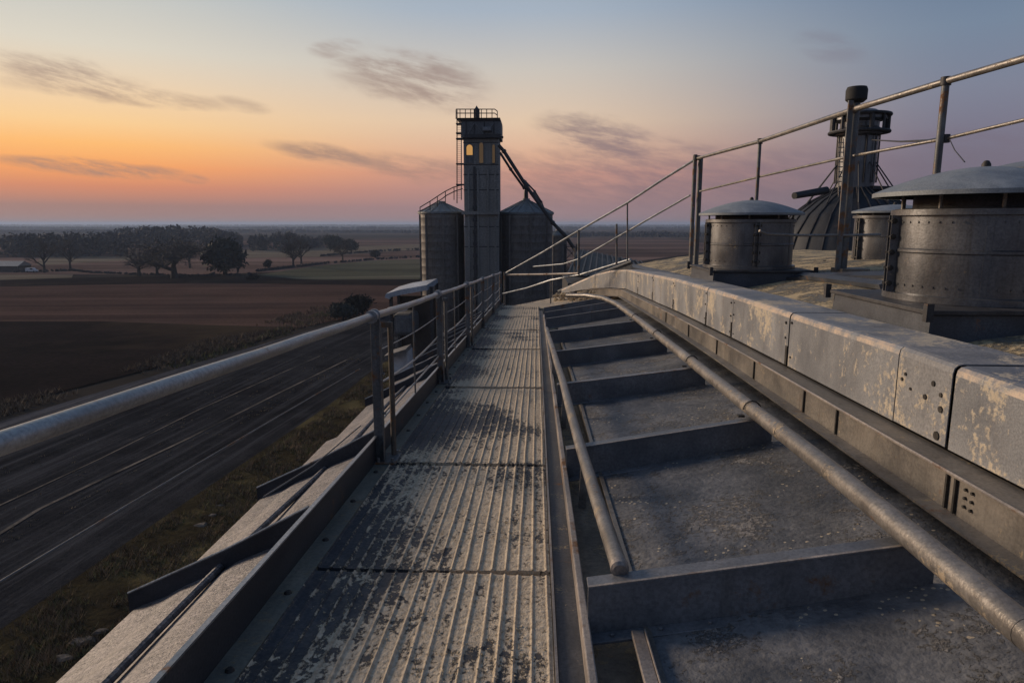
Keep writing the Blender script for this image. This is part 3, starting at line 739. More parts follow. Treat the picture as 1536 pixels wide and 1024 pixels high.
for i in range(len(cut)-1):
    a, b = cut[i]+.011, cut[i+1]-.011; n = max(2, int((b-a)/.3)+1)
    lift = .005 if i == 1 else (.0025 if i % 2 else 0)
    pr = [(u-lift if u < .1 else u, r, w+lift) for u, r, w in PROF]
    mb = MB(); mb.strip(prof_rows([lerp(a, b, k/n) for k in range(n+1)], pr))
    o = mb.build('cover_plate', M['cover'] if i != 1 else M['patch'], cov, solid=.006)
    if i == 1: o['label'] = 'narrow flaked joint plate with dark bolt holes'
# dark joint liner just under the plates so the seams read as joints
mb = MB(); mb.strip(prof_rows([.85+k*(YE+3.8-.85)/70 for k in range(71)], [(u+(.02 if u < .1 else -.02), r, w-(.02 if r == 't' else -.01)) for u, r, w in PROF])); mb.build('joint_liner', M['bolt'], cov)
random.seed(77); mb = MB()
def bolt(y, f, r=.016, m=None):
    x, _, zt, zb = pat(y); z = lerp(zb, zt, f); (m or mb)  .tube([(x+.004, y, z), (x-.012, y, z)], r*.75, 8, smooth=False)
y1, y2 = cut[1], cut[2]
for t, f, r in ((.82, .68, .013), (.30, .70, .020), (.16, .60, .016), (.70, .52, .012), (.42, .50, .020), (.14, .43, .024), (.16, .10, .032), (.88, .60, .014)): bolt(lerp(y1, y2, t), f, r)
for k in range(3, len(cut)-4):
    for f in (.16, .5, .84):
        if random.random() < .75: bolt(cut[k]+.07+rnd(-.015, .015), f+rnd(-.05, .05), rnd(.011, .018))
        if random.random() < .55: bolt(cut[k]-.07+rnd(-.015, .015), f+rnd(-.08, .05), rnd(.009, .015))
build_each(mb, 'bolt_head', M['bolt'], cov)
for y in cut[3:9]:
    mb = MB(); x, _, zt, zb = pat(y+.03); mb.box(x-.009, x+.01, y+.01, y+.05, zb+.005, zb+.17); mb.build('slot_tab', M['bolt'], cov)
# base channel under the cover
CH = [(.02, 'b', -.02), (-.165, 'b', -.02), (-.165, 'b', -.032), (-.15, 'b', -.032), (-.15, 'b', -.205), (-.23, 'b', -.215), (-.23, 'b', -.227), (.02, 'b', -.21)]
yc = [.8+k*(YE+2.8-.8)/70 for k in range(71)]
mb = MB(); mb.strip([r+[r[0]] for r in prof_rows(yc, CH)]); mb.build('base_channel', M['chan'], cov)
mb = MB(); mb.tube([r[1] for r in prof_rows(yc, CH)], .009, 6); mb.build('channel_edge', M['kerb'], cov)
mb = MB()
for y in (2.25, 3.05, 3.12, 4.4, 5.0, 6.3, 7.8, 9.5, 11.5):
    x, _, zt, zb = pat(y); mb.box(x-.165, x-.148, y-.006, y+.008, zb-.20, zb-.033)
for y in (2.95, 3.0):
    for q in (.06, .10, .14): x, _, zt, zb = pat(y); mb.tube([(x-.146, y-.02, zb-q), (x-.162, y-.02, zb-q)], .008, 6, smooth=False)
build_each(mb, 'channel_splice', M['bolt'], cov)

# crown of the roof behind the cover
def vcrown(x, y): return .834-.23*(x-2.5)+.02*(x-2.5)**2+.0286*y
def zcrown(x, y): return ZC-vcrown(x, y)
mb = MB(); rows = []
for j in range(48):
    y = 3+j*.42
    x0 = pat(min(y, YE))[0]+W-.12; rows.append([(lerp(x0, 13, (t/24)**1.3), y, zcrown(lerp(x0, 13, (t/24)**1.3), y)-.02+.03*mnoise.noise(Vector((t*.9, y*1.4, 4)))) for t in range(25)])
mb.strip(rows); mb.build('crown_roof', M['crown'], bld)
mb = MB(); mb.strip([[(p[0], p[1], p[2]) for p in rows[-1]], [(p[0], p[1]+.3, p[2]-3.6) for p in rows[-1]]])
mb.strip([[tuple(r[0]) for r in rows], [(r[0][0]-.02, r[0][1], r[0][2]-.9) for r in rows]])
mb.build('gable', M['dark'], bld)
for x, ya, yb in ((4.15, 8.2, 14.0), (3.0, 12.6, 22.0)):
    mb = MB(); n = 20; mb.strip([[(x-.11, y, zcrown(x-.11, y)+.05), (x, y, zcrown(x, y)+.075), (x+.11, y, zcrown(x+.11, y)+.05)] for y in [lerp(ya, yb, k/n) for k in range(n+1)]]); mb.build('crown_flashing', M['curb'], bld, solid=.06)
mb = MB(); mb.strip([[(lerp(3.75, 4.6, k/8), 11.2-.25*k, zcrown(lerp(3.75, 4.6, k/8), 11.2-.25*k)+.03), (lerp(4.0, 4.85, k/8), 11.3-.25*k, zcrown(lerp(4.0, 4.85, k/8), 11.3-.25*k)+.05)] for k in range(9)]); mb.build('crown_flashing', M['curb'], bld, solid=.05)
# flashing that sweeps round the far end
mb = MB(); fl = [on_y(x, y, Y) for x, y, Y in ((838, 437, 24.2), (868, 424, 23.4), (905, 408, 22.5), (948, 392, 21.3))]
mb.strip([[p for p in fl], [p+Vector((.05, .1, -.55)) for p in fl], [p+Vector((.3, .5, -.6)) for p in fl]]); mb.tube(fl, .05, 8)
mb.build('end_flashing', M['head'], bld)
# end deck under the grain pile
ed = [on_y(x, y, Y) for x, y, Y in ((752, 462, 23.2), (832, 446, 24.3), (905, 441, 22.6), (925, 455, 19.4), (830, 462, 22.2))]
mb = MB(); mb.hexa([p-Vector((0, 0, .2)) for p in ed], ed); o = mb.build('end_deck', M['deck'], cat)
random.seed(41); mb = MB()
for k in range(150):
    px = rnd(832, 925); py = 443+abs(px-880)*.05+rnd(-3, 12)-(px-832)*.02; Y = 23.6-(px-832)*.03
    c = on_y(px, py-2, Y); r = rnd(.03, .1)
    lo = [(c.x+r*1.4*cos(a)*rnd(.7, 1.2), c.y+r*sin(a), c.z-.03) for a in [2*pi*j/7 for j in range(7)]]
    hi = [(c.x+(q[0]-c.x)*.5, c.y+(q[1]-c.y)*.5, c.z+r*.55) for q in lo]; mb.hexa(lo, hi)
tag(mb.build('grain_pile', M['grain']), 'lumpy tan grain spill heaped at the far end of the roof bays', None, None, 'stuff')

# ------------------------------------------------------------------ roof vents
def vent(c, r, zb, zt, lid_r, zl0, zl1, box, rot, label, seams_at, nb=5, collar=.5):
    """c = centre (x, y); z values are world heights"""
    t = thing('roof_vent', (c[0], c[1], zb), label, 'vent', 'drum vents on the dusty roof')
    H = zt-zb; C0 = (c[0], c[1], zb)
    mb = MB(); mb.lathe(C0, [(r*.4, -.02), (r+.05, -.02), (r+.05, .03), (r, .035), (r, H*collar), (r+.010, H*collar+.01), (r+.010, H*collar+.03), (r, H*collar+.04), (r, H-.06), (r+.035, H-.055), (r+.035, H-.01), (r-.02, H), (r-.03, H-.3)], 56)
    for zz in (.10, H-.11):
        for k in range(44):
            a = 2*pi*k/44; p = Vector((c[0]+r*cos(a), c[1]+r*sin(a), zb+zz)); d = Vector((cos(a), sin(a), 0)); mb.tube([p-d*.002, p+d*.007], .009, 6, smooth=False)
    for k in range(5):
        a = 2*pi*k/5+.5; d = Vector((cos(a), sin(a), 0)); mb.obox(Vector((c[0], c[1], zb+H*.5))+d*(r+.002), d*.003, Vector((-d.y, d.x, 0))*.022, Vector((0, 0, H*.42)))
    mb.build('drum', M['drum'], t)
    mb = MB(); hl = zl1-zl0; z0 = zl0-zb
    prof = [(lid_r-.05, z0-.02), (lid_r, z0-.022), (lid_r, z0)]+[(lid_r*(1-k/12), z0+.012+(hl-.012)*(1-(1-k/12)**1.75)) for k in range(0, 12)]+[(.01, z0+hl)]
    mb.lathe(C0, prof, 56); l = mb.build('lid', M['lid'], t)
    mb = MB(); mb.lathe(C0, [(.035, z0+hl-.01), (.033, z0+hl+.02), (.018, z0+hl+.045), (.0, z0+hl+.05)], 14); mb.build('knob', M['bolt'], l)
    mb = MB(); mb.lathe(C0, [(r-.12, H-.2), (r-.12, z0+.04)], 32); mb.build('throat', M['dark'], t)
    for k in range(9):
        a = 2*pi*k/9+.2; mb = MB(); p = Vector((c[0]+(r-.02)*cos(a), c[1]+(r-.02)*sin(a), 0)); mb.tube([(p.x, p.y, zt-.03), (p.x, p.y, zl0+.02)], .014, 6); mb.build('lid_strut', M['chan'], t)
    for az in seams_at:
        d = Vector((cos(az), sin(az), 0)); sd = Vector((-d.y, d.x, 0)); mb = MB()
        p = Vector((c[0], c[1], 0))+d*(r+.028)
        for w in (-.032, .032): mb.obox(p+sd*w+Vector((0, 0, zb+H*.5-.01)), d*.036, sd*.006, Vector((0, 0, H*.44)))
        s_ = mb.build('seam_flange', M['drum'], t)
        mb = MB()
        for k in range(nb):
            z = zb+H*(.14+.72*k/(nb-1)); q = p+d*.018+Vector((0, 0, z)); mb.tube([q-sd*.062, q+sd*.062], .013, 8); mb.tube([q-sd*.055, q-sd*.040], .024, 6, smooth=False); mb.tube([q+sd*.040, q+sd*.055], .024, 6, smooth=False)
        build_each(mb, 'flange_bolt', M['bolt'], s_)
    # square curb
    hb, zc0 = box; ca, sa = cos(rot), sin(rot)
    def cr(s_): return [(c[0]+(u*ca-v*sa)*s_, c[1]+(u*sa+v*ca)*s_) for u, v in ((-hb, -hb), (hb, -hb), (hb, hb), (-hb, hb))]
    mb = MB(); mb.hexa([(x, y, zc0) for x, y in cr(1.06)], [(x, y, zb-.055) for x, y in cr(1.0)]); mb.build('curb', M['curb'], t, bevel=.008)
    mb = MB(); mb.hexa([(x, y, zb-.053) for x, y in cr(1.05)], [(x, y, zb-.022) for x, y in cr(1.05)]); mb.build('curb_flange', M['dark'], t, bevel=.004)
    mb = MB(); q = cr(1.06)
    for x, y in q: mb.box(x-.025, x+.025, y-.025, y+.025, zb-.10, zb+.03)
    build_each(mb, 'corner_clip', M['dark'], t)
    return t
def vz(py, Y, px=1200): return on_y(px, py, Y).z
c1 = on_y(1462, 400, 5.8)
vent((c1.x, c1.y), .61, vz(457, 5.17, 1440), vz(310, 5.17, 1440), .80, vz(291, 5.8, 1447), vz(250, 5.8, 1447), (.78, vz(600, 5.2, 1440)), radians(1), 'largest drum vent with a grey domed lid and bolted seams, at the right edge', (radians(171), radians(287)))
c2 = on_y(1124, 360, 11.6)
vent((c2.x, c2.y), .68, vz(403, 10.92), vz(328, 10.92), .83, vz(321, 11.6), vz(300, 11.6), (.76, vz(500, 10.9)), radians(0), 'smaller drum vent with a domed lid beside the twin post of the far railing', (radians(184), radians(262)), 5, .45)
c3 = on_y(1338, 360, 13.2)
vent((c3.x, c3.y), .66, vz(398, 12.5), vz(322, 12.5), .74, vz(318, 13.2), vz(307, 13.2), (.75, vz(430, 12.6)), radians(20), 'drum vent mostly hidden between the tall capped post and the largest vent', (radians(190),), 5, .55)
c4 = on_y(1560, 300, 11.5)
vent((c4.x, c4.y), .66, vz(330, 11.0), vz(262, 11.0), .85, vz(256, 11.5), vz(240, 11.5), (.75, vz(370, 11.0)), radians(20), 'drum vent whose lid edge just shows over the right of the largest lid', (radians(200),), 4, .5)

# ------------------------------------------------------------------ right railing on the crown
rr = thing('roof_railing', (4.8, 10.5, zcrown(4.8, 10.5)), 'brown steel railing climbing the dusty roof behind the drum vents', 'railing')
def R3(px, py, Y): return on_y(px, py, Y)
K = {1045: 17.0, 1140: 13.6, 1275: 10.5, 1419: 9.0, 1560: 7.8, 1640: 7.2}
top = [R3(1045, 238, 17), R3(1140, 212, 13.6), R3(1275, 166, 10.5), R3(1419, 122, 9.0), R3(1536, 88, 8.0), R3(1640, 56, 7.2)]
for a, b, r in zip(top, top[1:], (.035, .038, .042, .042, .042)):
    mb = MB(); mb.tube([a, b], r, 12); mb.build('top_rail', M['pipe'], rr)
mid = [R3(1050, 287, 16.8), R3(1140, 265, 13.6), R3(1268, 236, 10.6), R3(1419, 208, 9.0), R3(1536, 180, 8.0), R3(1640, 156, 7.2)]
for a, b in zip(mid, mid[1:]):
    mb = MB(); mb.tube([a, b], .022, 10); mb.build('mid_rail', M['pipe'], rr)
def post(px, y0, y1, Y, r, flat=None, name='post'):
    a = R3(px, y1, Y); b = R3(px+.0, y0, Y); a.x = b.x; mb = MB(); mb.tube([a, b], r, 12)
    if flat: mb.box(a.x+flat[0], a.x+flat[1], Y-.09, Y-.06, a.z, b.z)
    return mb.build(name, M['post'], rr)
p = post(1043, 232, 408, 17, .05); p2 = post(1051, 236, 404, 17.1, .06)
p = post(1284, 152, 404, 10.5, .062, (-.14, -.066))
mb = MB(); q = R3(1284, 152, 10.5); mb.lathe((q.x, q.y, q.z), [(.0, -.02), (.10, -.02), (.145, .02), (.148, .15), (.13, .195), (.0, .2)], 24); mb.build('post_cap', M['rubber'], p)
mb = MB(); q = R3(1275, 404, 10.5); mb.box(q.x-.2, q.x+.2, 10.3, 10.7, q.z-.05, q.z+.02); mb.build('base_plate', M['chan'], p)
post(1140, 212, 320, 13.6, .032); post(1419, 122, 275, 9.0, .045); post(1640, 50, 275, 7.2, .045)
for q, r in ((R3(1140, 212, 13.6), .05), (R3(1419, 122, 9.0), .06), (R3(1419, 208, 9.0), .045), (R3(1045, 237, 17), .09)):
    mb = MB(); mb.lathe((q.x, q.y, q.z-.05), [(.0, 0), (r, 0), (r, .1), (.0, .1)], 14); mb.build('joint', M['dark'], rr)
mb = MB(); mb.tube([R3(1139, 346, 10.6), R3(1150, 351, 10.65), R3(1200, 353, 10.6), R3(1275, 353, 10.4), R3(1320, 352, 10.6)], .02, 8); mb.build('low_rail', M['pipe'], rr)
# far end railing, swinging down to the catwalk
er = thing('end_railing', (0, 23, zd(23)), 'thin railing sweeping down across the far end of the catwalk', 'railing')
def erod(pts, r, name='rail', mat=None):
    mb = MB(); mb.tube([R3(*p) for p in pts], r, 8); return mb.build(name, mat or M['rail'], er)
erod([(1045, 238, 17), (990, 272, 18), (940, 305, 19), (870, 345, 21), (815, 378, 22.8), (758, 410, 24)], .03, 'top_rail')
erod([(1035, 293, 17.1), (960, 336, 18.6), (905, 368, 20), (870, 388, 21), (845, 396, 21.7), (800, 400, 22.8)], .024, 'mid_rail')
erod([(760, 412, 24), (815, 411.5, 22.8), (868, 410, 21.2)], .035, 'cross_rail', M['kerb'])
erod([(752, 441, 24), (790, 432, 23.4), (826, 420, 22.6), (870, 412, 21.5), (945, 389, 20)], .03, 'low_rail')
for px, y0, y1, Y, r in ((868, 345, 412, 21, .035), (925, 336, 396, 19.6, .028), (941, 304, 392, 19, .022), (757, 408, 468, 24, .035), (750, 410, 470, 24.1, .03), (862, 372, 412, 21.4, .025), (826, 420, 455, 22.6, .022)):
    erod([(px, y0, Y), (px, y1, Y)], r, 'post', M['post'])

# cable from the turret to the railing
mb = MB(); mb.tube([R3(1308, 210, 24), R3(1350, 212.5, 16), R3(1392, 211, 11), R3(1417, 207, 9.0)], .02, 6); tag(mb.build('cable', M['dark']), 'dark cable strung between the ribbed turret and the railing post', 'cable')
mb = MB(); mb.tube([R3(1424, 208, 9.0), R3(1432, 225, 8.0), R3(1447, 243, 6.5)], .006, 5); tag(mb.build('stay_wire', M['dark']), 'thin wire hanging from the railing to the largest vent lid', 'wire')

# ------------------------------------------------------------------ ribbed dome bin with turret, behind the vents
DY = 25.0
def DP(px, py): return on_y(px, py, DY)
ax = DP(1280, 300).x; k_ = DP(1283, 300).x-DP(1282, 300).x
dz = lambda py: DP(1282, py).z
db = thing('dome_bin', (ax, DY, 0), 'dark ribbed bell shaped bin roof with a bolted turret, behind the tall capped post', 'grain bin')
mb = MB(); prof = [(4.4, dz(520)), (4.4, dz(470)), (3.2, dz(420)), (2.75, dz(385)), (2.45, dz(350)), (2.0, dz(322)), (1.4, dz(302)), (.9, dz(290)), (.64, dz(282))]
mb.lathe((ax, DY, 0), prof, 48); mb.build('dome', M['dome'], db)
for k in range(30):
    a = 2*pi*k/30; mb = MB(); mb.tube([(ax+(r+.02)*cos(a), DY+(r+.02)*sin(a), z) for r, z in prof[1:]], .03, 5); mb.build('rib', M['dark'], db)
mb = MB(); mb.lathe((ax, DY, 0), [(4.35, 0), (4.35, dz(515))], 48); mb.build('wall', M['bin'], db)
mb = MB(); mb.lathe((ax, DY, 0), [(.62, dz(290)), (.60, dz(206)), (.74, dz(203)), (.74, dz(196)), (.62, dz(192)), (.62, dz(184)), (.85, dz(181)), (.85, dz(176)), (.5, dz(166)), (.0, dz(163))], 32); tu = mb.build('turret', M['drum'], db)
mb = MB()
for k in range(12):
    a = 2*pi*k/12; mb.tube([(ax+.66*cos(a), DY+.66*sin(a), dz(275)), (ax+.66*cos(a), DY+.66*sin(a), dz(204))], .028, 6)
    mb.tube([(ax+.90*cos(a), DY+.90*sin(a), dz(200)), (ax+.90*cos(a), DY+.90*sin(a), dz(173))], .05+.03*(k % 3 == 0), 8)
build_each(mb, 'stiffener', M['dark'], tu)
for zz in (201, 176):
    mb = MB(); mb.lathe((ax, DY, 0), [(.6, dz(zz)), (.98, dz(zz)), (1.0, dz(zz-2)), (.98, dz(zz-4)), (.6, dz(zz-4))], 32); mb.build('ring_platform', M['dark'], tu)
for px in (1258, 1265):
    mb = MB(); mb.tube([on_y(px, 295, 24.05), on_y(px, 208, 24.05)], .02, 6); mb.build('ladder_rail', M['pipe'], tu)
mb = MB()
for k in range(11): y = 214+k*7.3; mb.tube([on_y(1257, y, 24.04), on_y(1266, y, 24.04)], .018, 5)
build_each(mb, 'ladder_rung', M['pipe'], tu)
for k in range(10):
    a = 2*pi*k/10; mb = MB(); mb.tube([(ax+1.6*cos(a), DY+1.6*sin(a), dz(306)), (ax+.62*cos(a), DY+.62*sin(a), dz(245))], .022, 6); mb.build('brace', M['dark'], db)
mb = MB(); mb.tube([DP(1160, 297)+Vector((0, -2, 0)), DP(1218, 288)+Vector((0, -1.2, 0))], [.11, .13], 12); mb.build('spout', M['dome'], db)
mb = MB(); mb.obox(DP(1352, 285), (1.35, 0, -.05), (0, .8, 0), (0, 0, .06)); mb.build('side_platform', M['dark'], db)

# ------------------------------------------------------------------ far elevator and silos
EY = 76.0
def E(px, py, Y=EY): return on_y(px, py, Y)
tw = thing('elevator_tower', (E(721, 400).x, EY, 0), 'tall concrete elevator tower with lit windows and a railed roof platform', 'tower')
xa, xb = E(696, 300).x, E(748, 300).x; xm = (xa+xb)/2; hw = (xb-xa)/2
def ez(py): return E(721, py).z
mb = MB(); mb.box(xa, xb, EY, EY+4, 0, ez(206))
sh = mb.build('shaft', M['concrete'], tw, bevel=.08)
for px in (703, 717, 732, 743):
    x = E(px, 300).x; mb = MB(); mb.box(x-.10, x+.10, EY-.12, EY-.002, 0, ez(252)); mb.build('pilaster', M['concrete'], tw)
mb = MB(); mb.box(E(712, 300).x-.12, E(712, 300).x+.12, EY-.22, EY-.003, 2, ez(250))
for k in range(16): mb.box(E(712, 300).x-.2, E(712, 300).x+.2, EY-.3, EY-.2, 3+k*1.3, 3.4+k*1.3)
mb.build('cable_riser', M['dark'], tw)
mb = MB(); mb.box(xa-.25, xb+.1, EY-.35, EY-.003, ez(322), ez(317)); mb.build('band', M['concrete'], tw)
mb = MB(); mb.box(xa-.15, xb+.25, EY-.3, EY+4.2, ez(207), ez(183)); mb.build('head_box', M['head'], tw, bevel=.05)
mb = MB(); mb.hexa([(xa-.15, EY-.3, ez(183)), (xb+.25, EY-.3, ez(183)), (xb+.25, EY+4.2, ez(183)), (xa-.15, EY+4.2, ez(183))], [(xa-.75, EY-.55, ez(178)), (xb+.2, EY-.55, ez(178)), (xb+.2, EY+4.4, ez(178)), (xa-.75, EY+4.4, ez(178))]); mb.build('platform', M['dark'], tw)
mb = MB(); mb.box(xa+.2, xb+.3, EY-.5, EY-.301, ez(207.5), ez(202)); mb.build('ledge', M['dark'], tw)
for px, y0, y1 in ((700, 182, 206), (712, 184, 206), (727, 182, 206), (741, 182, 206)):
    x = E(px, 190).x; mb = MB(); mb.box(x-.07, x+.07, EY-.36, EY-.301, ez(y1), ez(y0)); mb.build('head_frame', M['dark'], tw)
for (xa_, ya_), (xb_, yb_) in (((700, 205), (712, 184)), ((712, 184), (727, 204)), ((727, 204), (741, 184))):
    p, q = E(xa_, ya_, EY-.36), E(xb_, yb_, EY-.36); mb = MB(); mb.bar(p, q, .12, .05); mb.build('head_brace', M['galv'], tw)
mb = MB(); p = E(732, 196); mb.box(p.x-.55, p.x+.4, EY-.75, EY-.305, p.z-.15, p.z+.3); mb.build('head_motor', M['galv'], tw, bevel=.08)
for py in (208, 214, 247, 262, 285, 340, 370):
    mb = MB(); mb.box(xa-.03, xb+.03, EY-.035, EY-.003, ez(py)-.05, ez(py)+.05); mb.build('lift_joint', M['dark'], tw)
# windows
for px, w, y0, y1, m in ((704.5, 4.6, 217, 244, 'lit'), (722, 3.0, 214, 245, 'litdim'), (740.5, 2.0, 217, 245, 'litdim')):
    x = E(px, 230).x; ww = w*EY/1024; zb_, zt_ = ez(y1), ez(y0)
    fr = []; 
    for k in range(13):
        a = pi*k/12; fr.append((x+ww*cos(a), zt_-ww+ww*sin(a)))
    def outl(s_, e): return [(x+ww*s_, zb_-e), *[(x+(q[0]-x)*s_, q[1]+(e if k else 0)) for k, q in enumerate(fr)], (x-ww*s_, zb_-e)]
    A = outl(1.18, .06); mb = MB(); mb.hexa([(p[0], EY-.10, p[1]) for p in A], [(p[0], EY-.004, p[1]) for p in A]); f_ = mb.build('window', M['head'], tw)
    A = outl(.95, -.02); 
    if m == 'lit': zsplit = lerp(zb_, zt_, .42); A = [(p[0], max(p[1], zsplit)) for p in A]
    mb = MB(); mb.hexa([(p[0], EY-.125, p[1]) for p in A], [(p[0], EY-.102, p[1]) for p in A]); mb.build('pane', M[m], f_)
# railing on the tower roof
def etube(pts, r, name, par, mat='dark', Y=EY):
    mb = MB(); mb.tube([E(x, y, Y) for x, y in pts], r, 6); return mb.build(name, M[mat], par)
rl = thing('platform_railing', (xm, EY, ez(178)), 'thin dark railing round the tower roof platform', 'railing')
for Yk in (EY-.45, EY+4.2):
    mb = MB()
    for yy in (164, 170): mb.tube([on_y(684, yy, Yk), on_y(715, yy, Yk), on_y(742, yy, Yk), on_y(746, yy+3, Yk)], .05, 6)
    for px in (684, 690, 698, 706, 714, 722, 730, 738, 746): mb.tube([on_y(px, 164 if px < 745 else 167, Yk), on_y(px, 178.5, Yk)], .045, 6)
    mb.build('rail_frame', M['dark'], rl)
mb = MB(); a = E(714, 178); mb.box(a.x-.3, a.x+.3, EY+.6, EY+1.2, ez(178), ez(162)); mb.lathe((a.x, EY+.9, 0), [(.3, ez(162)), (.12, ez(159)), (.0, ez(156))], 8); o = mb.build('head_pulley_box', M['dark'], tw)
ld = thing('ladder_cage', (E(688, 300).x, EY, ez(300)), 'slim ladder and cage running up the left side of the tower', 'ladder')
etube([(685.5, 165), (685.5, 305)], .06, 'stile', ld); etube([(692, 178), (692, 300)], .06, 'stile', ld, 'galv')
mb = MB()
for k in range(40): yy = 180+k*3.0; mb.tube([E(685.5, yy), E(692, yy)], .018, 4)
build_each(mb, 'rung', M['galv'], ld)
for yy in (186, 200, 208.5, 246, 277):
    mb = MB(); mb.obox(E(690, yy)+Vector((0, .2, 0)), (.42, 0, 0), (0, .4, 0), (0, 0, .07)); mb.build('landing', M['dark'], ld)
etube([(748, 206), (755, 206)], .12, 'outlet', tw)

def silo(px0, px1, yeave, papex, Y, label, mat='bin', rail=True, finial=True):
    x0, x1 = on_y(px0, 330, Y).x, on_y(px1, 330, Y).x; cxm = (x0+x1)/2; r = (x1-x0)/2; ze = on_y(papex[0], yeave, Y).z; za = on_y(papex[0], papex[1], Y).z
    t = thing('silo', (cxm, Y, 0), label, 'silo', 'round silos of the far elevator')
    mb = MB(); prof = [(r, 0)]; z = 0
    while z < ze: z += .9; prof += [(r, min(z, ze)), (r+.012, min(z+.04, ze)), (r, min(z+.08, ze))]
    mb.lathe((cxm, Y, 0), prof, 48); mb.build('wall', M[mat], t)
    mb = MB(); mb.lathe((cxm, Y, 0), [(r, ze-.25), (r+.14, ze-.2), (r+.14, ze), (r*.5, lerp(ze, za, .55)), (.45, lerp(ze, za, .95)), (.45, za+.15), (0, za+.2)], 32); rf = mb.build('roof', M['binroof'], t)
    mb = MB()
    for k in range(20):
        a = 2*pi*k/20; mb.tube([(cxm+(r+.12)*cos(a), Y+(r+.12)*sin(a), ze+.03), (cxm+.45*cos(a), Y+.45*sin(a), lerp(ze, za, .95)+.03)], .04, 4)
    mb.build('roof_rib', M['binroof'], rf)
    for k in (3.6, 4.1, 4.9, 5.6):
        mb = MB(); a = k; mb.box(cxm+r*cos(a)-.09, cxm+r*cos(a)+.09, Y+r*sin(a)-.12, Y+r*sin(a)+.02, 0, ze-.3); mb.build('stiffener', M[mat], t)
    if rail:
        mb = MB()
        for h in (.55, 1.0): mb.tube([(cxm+(r+.1)*cos(2*pi*k/32), Y+(r+.1)*sin(2*pi*k/32), ze+h) for k in range(33)], .018, 4)
        for k in range(16): mb.tube([(cxm+(r+.1)*cos(2*pi*k/16), Y+(r+.1)*sin(2*pi*k/16), ze), (cxm+(r+.1)*cos(2*pi*k/16), Y+(r+.1)*sin(2*pi*k/16), ze+1.0)], .022, 4)
        mb.build('roof_railing', M['dark'], t)
    if finial:
        mb = MB(); mb.tube([(cxm, Y, za), (cxm, Y, za+1.1), (cxm, Y, za+1.2), (cxm, Y, za+2.2)], [.28, .22, .07, .04], 8); mb.build('finial', M['dark'], t)
    return t
silo(629, 696, 318, (663, 304), 79, 'grey round silo left of the elevator tower', rail=False, finial=False)
silo(749, 829, 319, (786, 300), 80, 'wide round silo right of the tower with a tall roof finial', rail=False)
silo(825, 851, 352, (838, 346), 105, 'smaller pale silo half hidden behind the wide silo', rail=False, finial=False)
# stair handrail climbing the left silo roof
hr = thing('roof_stair_rail', (E(660, 300).x, 77.5, ez(310)), 'curved handrail climbing over the left silo roof to the tower', 'railing')
for pts in ([(630, 311), (645, 302), (657, 294), (668, 287), (680, 281), (694, 277)], [(632, 316), (650, 306), (662, 299), (670, 293), (682, 287), (694, 283)]):
    mb = MB(); mb.tube([on_y(x, y, 76.4) for x, y in pts], .055, 6); mb.build('rail', M['dark'], hr)
mb = MB()
for px, ya, yb in ((630, 311, 320), (645, 302, 316), (656, 295, 310), (668, 287, 306), (681, 281, 300)): mb.tube([on_y(px, ya, 76.4), on_y(px, yb, 76.4)], .05, 5)
build_each(mb, 'upright', M['dark'], hr)
# spouts
def spout(name, pts, r, label, Y=75.2):
    t = thing(name, on_y(pts[0][0], pts[0][1], Y), label, 'spout', 'grain spouts from the tower')
    mb = MB(); mb.tube([on_y(p[0], p[1], Y+(p[2] if len(p) > 2 else 0)) for p in pts], r, 10); mb.build('pipe_run', M['dark'], t)
    for p in pts[1:-1]:
        mb = MB(); q = on_y(p[0], p[1], Y+(p[2] if len(p) > 2 else 0)); d = (on_y(pts[-1][0], pts[-1][1], Y)-on_y(pts[0][0], pts[0][1], Y)).normalized(); mb.tube([q-d*.12, q+d*.12], r*1.35, 10); mb.build('flange', M['dark'], t)
    return t
spout('grain_spout', [(748, 218), (756, 227), (790, 280), (829, 334), (850, 356), (862, 374)], .19, 'thick dark spout slanting from the tower past the wide silo')
spout('grain_spout', [(750, 229), (766, 254), (786, 282, 2), (800, 290, 3), (812, 306, 4)], .13, 'thin dark spout running from the tower to the wide silo roof')
spout('grain_spout', [(786, 270, 4.6), (802, 287, 4.2), (812, 303, 3.6), (818, 318, 2.6)], .10, 'short bent spout beside the roof finial')
# lattice support of the long spout
lt = thing('lattice_support', (E(858, 400).x, 75.2, 0), 'dark lattice frame carrying the low end of the long spout', 'frame')
a, b = E(848, 400, 75.2).x, E(866, 400, 75.2).x
for x in (a, b):
    for Y in (75.2, 76.6): mb = MB(); mb.tube([(x, Y, 0), (x, Y, ez(366))], .09, 6); mb.build('leg', M['dark'], lt)
mb = MB(); z = .3
while z < ez(366)-1.4: mb.tube([(a, 75.2, z), (b, 75.2, z+1.4)], .05, 4); mb.tube([(b, 75.2, z), (a, 75.2, z+1.4)], .05, 4); mb.tube([(a, 75.2, z+1.4), (b, 75.2, z+1.4)], .05, 4); z += 1.4
mb.build('bracing', M['dark'], lt)
